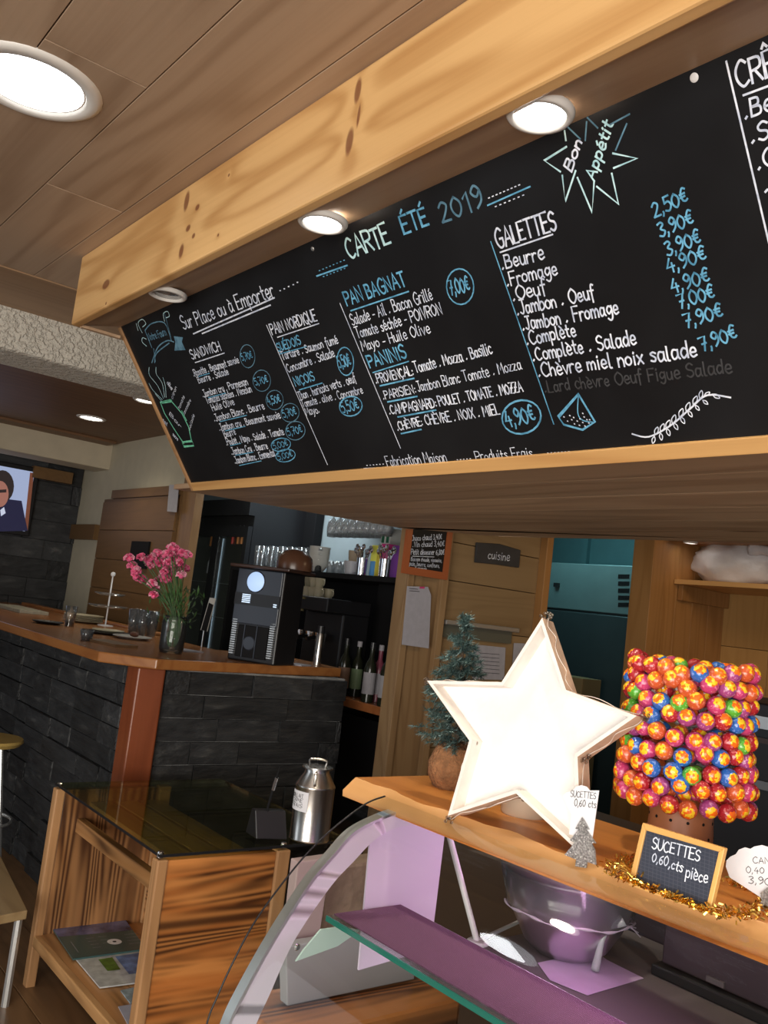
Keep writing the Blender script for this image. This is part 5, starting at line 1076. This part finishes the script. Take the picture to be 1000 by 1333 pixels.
# price card + silver tree clip
cpl = Plane(P(756, 1090, Z=SH)+V((0, -.012, .0)), sp2.S, V((0, 0, 1)))
ct = thing('price_card', P(762, 1098, Z=SH), 'white cloud edged price card reading sucettes on a silver tree clip', 'price card')
cpt = [(745, 1030), (750, 1024), (757, 1022), (764, 1024), (768, 1029), (780, 1029), (771, 1094), (741, 1086), (744, 1060), (736, 1045), (733, 1036), (738, 1031)]
cpl = Plane(A2+nS*.012, sp2.S, upv); mb = MB(); mb.prism([cpl.w(cpl.px(*p), 0) for p in cpt], nS*-.001); mb.build('card', paper, ct)
write(cpl, 'SUCETTES', (743, 1037), (776, 1040), 8, INK, ct, .09); write(cpl, '0,60 cts', (748, 1049), (776, 1052), 9, INK, ct, .09)
def treeclip(pts, off, parent, name='tree_clip'):
    mb = MB(); mb.prism([cpl.w(cpl.px(*p), off) for p in pts], nS*.003); o = mb.build(name, glitter, parent); return o
treeclip([(760, 1064), (769, 1080), (765, 1080), (778, 1098), (772, 1097), (776, 1106), (778, 1126), (766, 1122), (765, 1130), (751, 1128), (752, 1119), (737, 1113), (750, 1097), (744, 1094), (755, 1080), (751, 1079)], .002, ct)
mb = MB()
for x, y in ((758, 1072), (762, 1075), (753, 1086), (768, 1090), (748, 1094), (774, 1097), (745, 1110), (752, 1112), (758, 1116), (764, 1118), (772, 1121), (760, 1090), (757, 1094), (763, 1096), (755, 1124), (762, 1126), (741, 1111), (748, 1103), (770, 1108)): mb.ball(cpl.w(cpl.px(x, y), .0055), .0011, 6, 4)
mb.build('studs', white, ct)
# ------------------------------------------------------------------ small fir tree
c = P(588, 1030, Z=SH)+V((-.03, .03, 0)); c.y = min(c.y, 1.37); k = 1/ppm(c)
ft = thing('small_artificial_fir', c, 'small frosted artificial fir tree in a burlap wrapped base left of the star', 'tree')
MB().lathe([(.0001, 0), (26*k, 0), (34*k, 14*k), (35*k, 30*k), (26*k, 52*k), (12*k, 58*k), (.0001, 58*k)], c, 28).build('burlap_base', burlap, ft, smooth=True)
topz = P(606, 800, D=(c-CAM).dot(_f)).z-c.z; tx_ = P(606, 800, D=(c-CAM).dot(_f))-c
MB().tube([c+V((0, 0, 50*k)), c+V((tx_.x*.6, tx_.y*.6, topz*.6)), c+V((tx_.x, tx_.y, topz))], [.006, .004, .001], 7).build('trunk', plain('tree_wire', (.08, .05, .03), .8), ft)
nd = MB()
tiers = 13
for t_ in range(tiers):
    f_ = t_/(tiers-1); zz = 62*k+(topz-72*k)*f_; R0 = (50*(1-f_)**.85+7)*k; ax = V((tx_.x*(zz/topz), tx_.y*(zz/topz), 0))
    nb = 11 if f_ < .7 else 6
    for b_ in range(nb):
        an = 2*math.pi*b_/nb+t_*.6+rnd.uniform(-.2, .2); R1 = R0*rnd.uniform(.72, 1.12); s0_ = c+ax+V((0, 0, zz)); e0_ = s0_+V((math.cos(an)*R1, math.sin(an)*R1, -.006+rnd.uniform(-.012, .02)))
        ml = 12 if R1 > .025 else 7
        for j in range(ml*9):
            p_ = s0_.lerp(e0_, (.15+.88*rnd.random())); d = V((rnd.gauss(0, 1), rnd.gauss(0, 1), rnd.gauss(0, 1))).normalized()*rnd.uniform(.010, .016)+(e0_-s0_).normalized()*.004; s_ = d.cross(V((rnd.random(), rnd.random(), rnd.random()))).normalized()*.0013
            nd.cur = 1 if rnd.random() < .22 else 0; nd.face(p_-s_, p_+s_, p_+d)
for j in range(60):
    p_ = c+V((tx_.x, tx_.y, topz-.03*rnd.random())); d = V((rnd.gauss(0, 1), rnd.gauss(0, 1), abs(rnd.gauss(0, 1)))).normalized()*.010; s_ = d.cross(V((0, 1, .3))).normalized()*.0009; nd.face(p_-s_, p_+s_, p_+d)
nd.build('needles', [needles, needles2], ft)['kind'] = 'stuff'
# ------------------------------------------------------------------ lollipops
pc = P(903, 1118, Z=SH)+V((-.03, .045, 0)); k = 1/ppm(pc)
pc.y = min(pc.y, 1.38)
pot = thing('perforated_pot', pc, 'brown pot pierced with small holes holding the lollipops', 'pot')
pth = 92*k; rt, rb = 37*k, 42*k
MB().lathe([(.0001, 0), (rb, 0), (rb, .004), (rt, pth), (rt*.9, pth+.01), (.0001, pth+.012)], pc, 36).build('body', terracotta, pot, smooth=True)
hm = MB()
for zf_ in (.3, .5, .7, .88):
    for j in range(12):
        an = 2*math.pi*(j+(.5 if zf_ in (.5, .88) else 0))/12; rr = rb+(rt-rb)*zf_; d = V((math.cos(an), math.sin(an), .05)).normalized(); hm.lathe([(.0001, .0006), (.0026, .0006), (.0026, 0)], pc+V((math.cos(an)*rr, math.sin(an)*rr, pth*zf_)), 8, d)
hm.build('holes', blackm, pot)
cols = {'red': (.42, .02, .03), 'orange': (.60, .10, .03), 'pink': (.55, .05, .17), 'green': (.10, .42, .04), 'blue': (.03, .14, .50), 'purple': (.36, .06, .22)}
def wrapmat(nm, c_):
    a = NT('wrapper_'+nm); tc = a.n('ShaderNodeTexCoord'); sx = a.n('ShaderNodeSeparateXYZ', i_0=tc.outputs['Object']); oi = a.n('ShaderNodeObjectInfo')
    rr = a.math('SQRT', a.math('ADD', a.math('POWER', sx.outputs[0], 2), a.math('POWER', sx.outputs[1], 2)))
    an = a.math('ARCTAN2', sx.outputs[1], sx.outputs[0]); pet = a.math('MULTIPLY', a.math('SINE', a.math('MULTIPLY', an, 8.0)), .0006)
    edge = a.math('ADD', rr, pet); front = a.math('GREATER_THAN', sx.outputs[2], 0.0)
    yel = a.math('MULTIPLY', a.math('LESS_THAN', edge, .0098), front)
    no_ = a.n('ShaderNodeTexNoise', noise_dimensions='4D', i_Vector=tc.outputs['Object'], i_Scale=140.0, i_Detail=1.0); a.l(a.math('MULTIPLY', oi.outputs['Random'], 40), no_.inputs['W'])
    inner_ = a.mix(a.math('GREATER_THAN', no_.outputs[0], .49), (.95, .62, .03), (.90, .16, .01))
    st_ = a.n('ShaderNodeTexNoise', i_Vector=tc.outputs['Object'], i_Scale=150.0, i_Detail=2.0)
    side_ = a.mix(a.math('MULTIPLY', a.math('GREATER_THAN', st_.outputs[0], .60), .5), c_, tuple(min(1, x*1.6+.25) for x in c_))
    a.l(a.mix(yel, side_, inner_), a.b.inputs['Base Color']); a.set(rough=.22, coat=.5); a.bump(st_.outputs[0], .45, .004); return a.m
wm = {n_: wrapmat(n_, c_) for n_, c_ in cols.items()}
def lolly_mesh():
    mb = MB(); seg, rings, R = 20, 12, .0152
    i = len(mb.v)
    for t_ in range(rings+1):
        th = math.pi*t_/rings
        for s_ in range(seg):
            an = 2*math.pi*s_/seg; rr = math.sin(th)*R; pz = math.cos(th)*R*.98
            if th > 1.7: rr *= 1+.16*math.cos(an*10)*((th-1.7)/1.44)
            if t_ == rings: rr = .003; pz -= .003
            elif t_ == rings-1: pz -= .002; rr = max(rr, .004)
            mb.v.append(V((rr*math.cos(an), rr*math.sin(an), pz)))
    for t_ in range(rings):
        for s_ in range(seg): mb.addf((i+t_*seg+s_, i+t_*seg+(s_+1) % seg, i+(t_+1)*seg+(s_+1) % seg, i+(t_+1)*seg+s_))
    return mb
protos = {}
for n_ in cols:
    o = lolly_mesh().build('lollipop', wm[n_], None, smooth='all'); s_ = MB().tube([(0, 0, -.010), (0, 0, -.078)], .0019, 6).build('stick', stickm, o)
    tag(o, {'red': 'red', 'orange': 'orange', 'pink': 'pink', 'green': 'green', 'blue': 'blue', 'purple': 'purple'}[n_]+' wrapped lollipop with a yellow and orange top in the pot', 'lollipop', n_+' lollipops stuck in the perforated pot'); protos[n_] = [o, s_, False]
def put(n_, pos, d):
    o, s_, used = protos[n_]
    if used:
        o2 = o.copy(); sc.collection.objects.link(o2); s2 = s_.copy(); sc.collection.objects.link(s2); s2.parent = o2; o = o2
    else: protos[n_][2] = True
    o.location = pos; q = d.to_track_quat('Z', 'Y'); o.rotation_mode = 'QUATERNION'; o.rotation_quaternion = q @ __import__('mathutils').Quaternion((0, 0, 1), rnd.uniform(0, 6.28))
lc = pc+V((0, 0, P(905, 955, D=(pc-CAM).dot(_f)).z-pc.z)); view = (CAM-lc).normalized()
vang = math.atan2(view.y, view.x)
pal = ['red']*8+['orange']*5+['pink']*4+['green']*3+['blue']*3+['purple']*3
RR = 83*k-.012; HH = 92*k
rows = 9; cnt = 0
for row in range(rows):
    f_ = row/(rows-1)*2-1        # -1 bottom .. 1 top
    zz = f_*82*k
    rad = RR*(1.0+(.06 if f_ < -.4 else 0)-(.02 if f_ > .8 else 0))
    nb = 21
    for j in range(nb):
        an = 2*math.pi*(j+.5*(row % 2))/nb+rnd.uniform(-.03, .03); rel = math.cos(an-vang)
        if rel < -.42: continue
        pos = lc+V((math.cos(an)*rad, math.sin(an)*rad, zz+rnd.uniform(-.006, .006)))
        if row == rows-1 and rel > .35 and abs(math.sin(an-vang)) < .5: pos.z -= .006
        d = V((math.cos(an), math.sin(an), f_*.55+.25)).normalized(); pos += d*rnd.uniform(-.003, .003)
        put(rnd.choice(pal), pos, d); cnt += 1
for row in range(7):  # inner layer glimpsed between the outer ones
    for j in range(13):
        an = 2*math.pi*(j+.5*(row % 2))/13; rel = math.cos(an-vang)
        if rel < .1: continue
        f_ = row/6*2-1; d = V((math.cos(an), math.sin(an), f_*.5+.2)).normalized()
        put(rnd.choice(pal), lc+V((math.cos(an)*RR*.66, math.sin(an)*RR*.66, f_*70*k)), d)
for j in range(9):   # top ring
    an = 2*math.pi*j/9; pos = lc+V((math.cos(an)*RR*.62, math.sin(an)*RR*.62, HH-.012)); put(rnd.choice(pal), pos, V((math.cos(an)*.5, math.sin(an)*.5, 1)).normalized())
# drooping ones with visible sticks
for x, y, n_ in ((868, 1028, 'orange'), (962, 1050, 'blue'), (905, 1030, 'pink'), (948, 1038, 'red')):
    p_ = P(x, y, D=(pc-CAM).dot(_f)-.05); put(n_, p_, (p_-(pc+V((0, 0, pth*.9)))).normalized())
# ------------------------------------------------------------------ gold garland
gg = MB(); gc = (P(820, 1150, Z=SH)+P(990, 1185, Z=SH))/2
path = [P(x, y, Z=SH+.004) for x, y in ((838, 1118), (812, 1122), (801, 1133), (808, 1146), (830, 1156), (860, 1168), (885, 1176), (915, 1187), (945, 1190), (975, 1190), (1000, 1180), (990, 1160), (955, 1150))]
cp_ = catmull(path, 14)
for p_ in cp_:
    for j in range(9):
        q = p_+V((rnd.gauss(0, .009), rnd.gauss(0, .009), abs(rnd.gauss(0, .0035)))); q.z = max(q.z, SH+.001); q.y = max(q.y, 1.12)
        d = V((rnd.gauss(0, 1), rnd.gauss(0, 1), rnd.gauss(0, .6))).normalized(); s_ = d.cross(V((rnd.gauss(0, 1), rnd.gauss(0, 1), rnd.gauss(0, 1)))).normalized()*.0011; gg.face(q-s_, q+s_, q+d*.006+s_, q+d*.006-s_)
for lp in range(5):
    cc_ = P(812+lp*2, 1128+lp*3, Z=SH+.012); R1 = .007+.003*lp; gg.tube([cc_+V((R1*math.cos(a), R1*math.sin(a)*.8, .005*math.sin(a*3)+.004)) for a in [i*.5 for i in range(13)]], .0012, 4)
o = gg.build('gold_garland', gold, None); tag(o, 'sparkling gold tinsel garland curled around the foot of the small slate', 'garland'); o['kind'] = 'stuff'
# ------------------------------------------------------------------ small slate sign
sA = P(822, 1150, Z=SH+.0); sB = P(926, 1188, Z=SH+.0)
sS = (sB-sA).normalized(); nn = sS.cross(V((0, 0, 1))).normalized()
if nn.dot(CAM-sA) < 0: nn = -nn
su = (V((0, 0, 1))-nn*.12).normalized(); spl = Plane(sA+nn*.002, sS, su)
if spl.N.dot(nn) < 0: spl = Plane(sA+nn*.002, -sS, su)
ss = thing('small_slate_sign', sA, 'small wooden framed slate reading sucettes leaning in front of the lollipop pot', 'slate sign')
ow = [(838, 1071), (945, 1104), (925, 1191), (819, 1152)]; iw = [(842, 1081), (937, 1109), (920, 1183), (827, 1147)]
oq = [spl.px(*p) for p in ow]; iq = [spl.px(*p) for p in iw]
for j in range(4):
    a_, b_, c_, d_ = oq[j], oq[(j+1) % 4], iq[(j+1) % 4], iq[j]; MB().prism([spl.w(a_, .003), spl.w(b_, .003), spl.w(c_, .003), spl.w(d_, .003)], -spl.N*.009).build('frame_piece', framew, ss, bevel=.001)
a = NT('gridded_slate'); bt_ = a.n('ShaderNodeTexCoord'); mp = a.n('ShaderNodeMapping', i_Vector=bt_.outputs['Object'], i_Scale=(1, 1, 1))
sx = a.n('ShaderNodeSeparateXYZ', i_0=mp.outputs[0]); fx = a.math('LESS_THAN', a.math('FRACT', a.math('MULTIPLY', a.math('ADD', sx.outputs[0], sx.outputs[1]), 150.0)), .14); fz = a.math('LESS_THAN', a.math('FRACT', a.math('MULTIPLY', sx.outputs[2], 210.0)), .16)
a.l(a.mix(a.math('MAXIMUM', fx, fz), (.035, .042, .065), (.065, .072, .10)), a.b.inputs['Base Color']); a.set(rough=.5)
MB().prism([spl.w(q, .0) for q in iq], -spl.N*.004).build('slate', a.m, ss)
write(spl, 'SUCETTES', (849, 1104), (911, 1121), 14, CW, ss, .12); write(spl, '0,60', (849, 1121), (869, 1128), 12, CW, ss, .12); write(spl, ',cts', (871, 1129), (888, 1136), 13, CW, ss, .12); write(spl, 'pièce', (893, 1142), (921, 1150), 15, CW, ss, .11)
# right hand cloud card
q0_ = P(980, 1180, Z=SH); kk = Plane(V((q0_.x, q0_.y, SH)), sS, V((0, 0, 1))-nn*.1)
if kk.N.dot(nn) < 0: kk = Plane(V((q0_.x, q0_.y, SH)), -sS, (V((0, 0, 1))-nn*.1).normalized())
cl = thing('price_card', V((q0_.x+.03, q0_.y, SH)), 'white cloud shaped price card cut off by the right edge of the picture', 'price card')
cpts = [(945, 1128), (946, 1120), (951, 1115), (958, 1112), (962, 1106), (970, 1103), (977, 1105), (982, 1102), (992, 1100), (1002, 1103), (1012, 1101), (1025, 1106), (1030, 1115), (1026, 1185), (1000, 1190), (990, 1168), (950, 1142)]
MB().prism([kk.w(kk.px(*p), 0) for p in cpts], -kk.N*.001).build('card', paper, cl)
write(kk, 'CANNES', (981, 1124), (1024, 1124), 8, INK, cl, .1); write(kk, '0,40 cts', (972, 1136), (1018, 1139), 8, INK, cl, .1); write(kk, '3,90€', (975, 1150), (1012, 1153), 9, INK, cl, .1)
mb = MB(); mb.prism([kk.w(kk.px(*p), .002) for p in ((1002, 1155), (992, 1163), (994, 1172), (988, 1182), (997, 1190), (1010, 1192), (1016, 1170))], kk.N*.003); mb.build('tree_clip', glitter, cl)
# ------------------------------------------------------------------ partition wall things
X = -3.28
def wallpoly(name, pts, m, parent, X, th=.003): return MB().prism([P(x, y, X=X) for x, y in pts], (th, 0, 0)).build(name, m, parent)
wpl = Plane((X, 2.7, 1.6), (0, 1, 0), (0, 0, 1))
ms = thing('drinks_price_board', P(553, 745, X=X), 'orange framed black price board hung on the wooden post', 'chalkboard')
fo = [P(x, y, X=-3.255) for x, y in ((530, 640), (590, 640), (584, 752), (523, 745))]; 
yA, yB, zB_ = P(524, 745, X=-3.255).y, P(583, 752, X=-3.255).y, P(524, 746, X=-3.255).z
for bx in ((yA, yA+.035, zB_, 2.25), (yB-.035, yB, zB_, 2.25), (yA+.035, yB-.035, zB_, zB_+.035), (yA+.035, yB-.035, 2.215, 2.25)): MB().box(-3.268, -3.255, bx[0], bx[1], bx[2], bx[3]).build('frame_piece', orangeframe, ms)
MB().box(-3.268, -3.26, yA+.035, yB-.035, zB_+.035, 2.215).build('slate', board_m, ms)
wp2 = Plane((-3.26, 2.7, 1.6), (0, 1, 0), (0, 0, 1))
for a0_, a1_, h, tx in (((535, 704), (575, 702), 7, 'Choco chaud 3,40€'), ((537, 706+6), (578, 711), 7, '.Vin chaud 3,40€'), ((535, 722), (578, 722), 7, 'Petit déjeuner 6,80€'), ((535, 730), (575, 732), 5, 'Boisson chaude, viennoise,'), ((533, 736), (572, 739), 5, 'pain, beurre, confiture,'), ((532, 743-2), (555, 744-1), 5, 'jus d orange')): write(wp2, tx, a0_, a1_, h, CW, ms, .11)
lines(wp2, [[(537, 724), (565, 725)]], .8, CW, ms, 'lettering')
cu = thing('kitchen_sign', P(647, 735, X=-3.31), 'small dark slate sign reading cuisine on the plank wall', 'sign')
MB().prism([P(x, y, X=-3.318) for x, y in ((619, 706), (649, 708), (676, 716), (674, 739), (647, 735), (617, 732))], (.012, 0, 0)).build('slate', plain('sign_slate', (.035, .035, .038), .6, var=.2), cu, bevel=.003)
wp3 = Plane((-3.305, 2.7, 1.6), (0, 1, 0), (0, 0, 1)); write(wp3, 'cuisine', (635, 727), (663, 730), 11, CW, cu, .09)
def note(pts, label, m, X, hd=None):
    t = thing('paper_notice', P(*pts[3], X=X), label, 'notice'); wallpoly('sheet', pts, m, t, X, .002); return t
t = note([(530, 763), (557, 764), (561, 775), (558, 844), (523, 839)], 'long white sheet pinned on the wooden post under the price board', paperg, -3.265)
wq = Plane((-3.262, 2.7, 1.6), (0, 1, 0), (0, 0, 1)); lines(wq, [[(533, 766), (544, 767)], [(533, 769), (546, 770)]], .8, INK, t, 'lettering'); lines(wq, [[(547, 765), (552, 765)]], 2.5, plain('pink_print', (.6, .05, .2), .5), t, 'emblem')
t = note([(618, 839), (658, 843), (656, 885), (615, 884)], 'white printed form pinned to the plank wall behind the fir tree', paperg, -3.315)
wq = Plane((-3.312, 2.7, 1.6), (0, 1, 0), (0, 0, 1)); lines(wq, [[(625, 850+5*j), (650, 852+5*j)] for j in range(6)], .5, blackm, t, 'lettering')
note([(669, 837), (690, 838), (688, 870), (667, 868)], 'white sheet partly hidden by the top of the star', paperg, -3.315)
k0, k1 = P(576, 809, X=-3.30), P(671, 824, X=-3.30)
kn = thing('magnetic_knife_bar', k0, 'grey metal bar fixed level across the plank wall', 'rail')
MB().box(-3.32, -3.27, k0.y, k1.y, k0.z-.012, k0.z+.012).build('bar', alu, kn, bevel=.004); MB().box(-3.32, -3.305, k0.y, k1.y-.02, k0.z-.075, k0.z-.012).build('back_plate', plain('grey_green_plate', (.15, .16, .13), .3, .3), kn)
# door jamb, kitchen fridge
kf = thing('kitchen_fridge', (-4.2, 5.2, 0), 'tall steel kitchen fridge seen through the doorway', 'fridge')
fz = P(829, 737, Y=5.2).z; fv_ = P(824, 801, Y=5.2).z; fxr = P(826, 760, Y=5.2).x; fxl = fxr-1.0
MB().box(fxl, fxr, 5.22, 5.9, 0, fz).build('cabinet', steeldark, kf); MB().box(fxl, fxr, 5.2, 5.22, fv_, fz).build('head_panel', steel, kf, bevel=.004); MB().box(fxl, fxr-.01, 5.19, 5.22, .1, fv_-.015).build('door', steeldark, kf, bevel=.006)
for r_ in range(5):
    for c_ in range(7): q = P(806+2.1*c_, 750+ (9.2*r_), Y=5.2); MB().box(q.x-.005, q.x+.005, 5.196, 5.2, q.z-.018, q.z+.012).build('vent_slot', blackm, kf)
q = P(729, 762, Y=5.2); MB().box(fxl+.3, q.x, 5.17, 5.2, q.z-.015, q.z+.015).build('handle', black, kf)
MB().box(fxr+.02, fxr+.08, 5.2, 5.9, 0, fz-.03).build('side_gasket', black, kf)
q = P(752, 890, Y=4.9); o = MB().box(q.x-.16, q.x+.08, 4.85, 5.05, .0+.0, P(750, 882, Y=4.85).z).build('cardboard_box', plain('cardboard', (.30, .19, .08), .8), None, bevel=.003); tag(o, 'brown cardboard box in the kitchen doorway behind the star', 'box')
# shelf with carrier bag
sz = P(940, 757, Y=4.95).z; sh = thing('wall_shelf', (-3.31, 5.2, sz), 'pine wall shelf in the corner holding a white bag', 'shelf')
MB().box(-3.305, -1.2, 4.95, 5.555, sz-.03, sz).build('board', pine, sh, bevel=.003); MB().box(-3.305, -3.27, 5.0, 5.55, sz-.13, sz-.031).build('bracket', pinez, sh, bevel=.003)
cb = P(945, 735, Y=5.15); ctr = V((P(955, 735, Y=5.2).x+.02, 5.22, sz+.14))
mb = MB(); seg, rg = 40, 22; kx = 60/ppm(ctr); i0 = 0
for t_ in range(rg+1):
    for s_ in range(seg):
        th, an = math.pi*t_/rg, 2*math.pi*s_/seg; d = V((math.sin(th)*math.cos(an), math.sin(th)*math.sin(an), math.cos(th)))
        nz = noise.noise(d*2.2+V((3, 1, 2)))*.18+abs(noise.noise(d*5))*.13; rr = 1+nz
        p_ = ctr+V((max(-.3, d.x*.29*rr), d.y*.18*rr, d.z*.17*rr)); p_.z = max(p_.z, sz+.002); mb.v.append(p_)
for t_ in range(rg):
    for s_ in range(seg): mb.addf((t_*seg+s_, t_*seg+(s_+1) % seg, (t_+1)*seg+(s_+1) % seg, (t_+1)*seg+s_))
bg = thing('carrier_bag', V((ctr.x, ctr.y, sz)), 'crumpled white plastic carrier bag on the pine wall shelf', 'bag'); mb.build('bag_body', bagm, bg, smooth='all')
hp = catmull([ctr+V((.16, -.12, .08)), ctr+V((.30, -.16, .06)), ctr+V((.40, -.17, -.02)), ctr+V((.5, -.17, -.12))], 6); mb = MB(); mb.tube(hp, [.05, .045, .04]+[.03]*(len(hp)-3), 8); mb.build('bag_handle', bagm, bg, smooth='all')
hp = catmull([ctr+V((.2, 0, .13)), ctr+V((.36, -.1, .12)), ctr+V((.48, -.1, .02))], 6); MB().tube(hp, .022, 8).build('bag_handle', bagm, bg, smooth='all')
# oven at right
ov = thing('black_oven', (-1.7, 2.6, .9), 'black oven with a steel strip behind the lollipops', 'oven')
oa, ob_ = P(930, 905, Y=2.6), P(1000, 915, Y=2.6); oz = P(960, 1075, Y=2.6).z
MB().box(oa.x-.1, .1, 2.6, 3.0, .75, oa.z-.0).build('body', black, ov, bevel=.006)
for yy_, hh_, m in ((935, .018, alu), (958, .008, darkbrown), (1015, .012, plain('steel_grey_strip', (.2, .2, .2), .3, .6))): q = P(960, yy_, Y=2.58); MB().box(oa.x-.09, .09, 2.585, 2.6, q.z-hh_, q.z+hh_).build('front_strip', m, ov)
o = MB().box(-2.6, .3, 2.5, 3.3, 0, .75).build('rear_worktop_unit', plain('brown_unit', (.10, .065, .045), .5), None, bevel=.003); tag(o, 'brown low unit behind the display case', 'cabinet')
# ------------------------------------------------------------------ stool at left
c = P(5, 968, D=4.25); so_ = thing('yellow_stool', V((c.x, c.y, 0)), 'stool with a yellow wooden seat cut off by the left edge', 'stool')
MB().lathe([(.0001, -.018), (.15, -.018), (.165, 0), (.16, .012), (.0001, .014)], c+V((-.09, -.05, 0)), 28).build('seat', yellowwood, so_, smooth=True)
cc = c+V((-.09, -.05, -.018))
for j in range(4): an = j*1.57+.5; d = V((math.cos(an), math.sin(an), 0)); MB().tube([cc+d*.09, V((cc.x, cc.y, 0))+d*.21], .011, 8).build('leg', alu, so_)
pts = [V((cc.x+.165*math.cos(a), cc.y+.165*math.sin(a), .28)) for a in [2*math.pi*j/24 for j in range(25)]]; MB().tube(pts, .008, 6).build('foot_ring', alu, so_)
bz = .34; q1, q2, q3, q4 = [P(x, y, Z=bz) for x, y in ((-60, 1085), (0, 1112), (36, 1185), (-40, 1200))]
bn = thing('low_bench', V((q3.x, q3.y, 0)), 'pale brown low bench cut off by the left edge below the stool', 'bench')
MB().prism([q1, q2, q3, q4], (0, 0, -.03)).build('seat', wood('bench_wood', (0.34, 0.24, 0.12), (0.26, 0.17, 0.08), 0), bn, bevel=.003)
for p_ in (q1, q2, q3, q4):
    cq = (q1+q2+q3+q4)/4; p_ = p_*.85+cq*.15; MB().tube([V((p_.x, p_.y, bz-.03)), V((p_.x, p_.y, 0))], .014, 8).build('leg', alu, bn)
for o in bpy.data.objects:
    if '_w' in o: del o['_w']
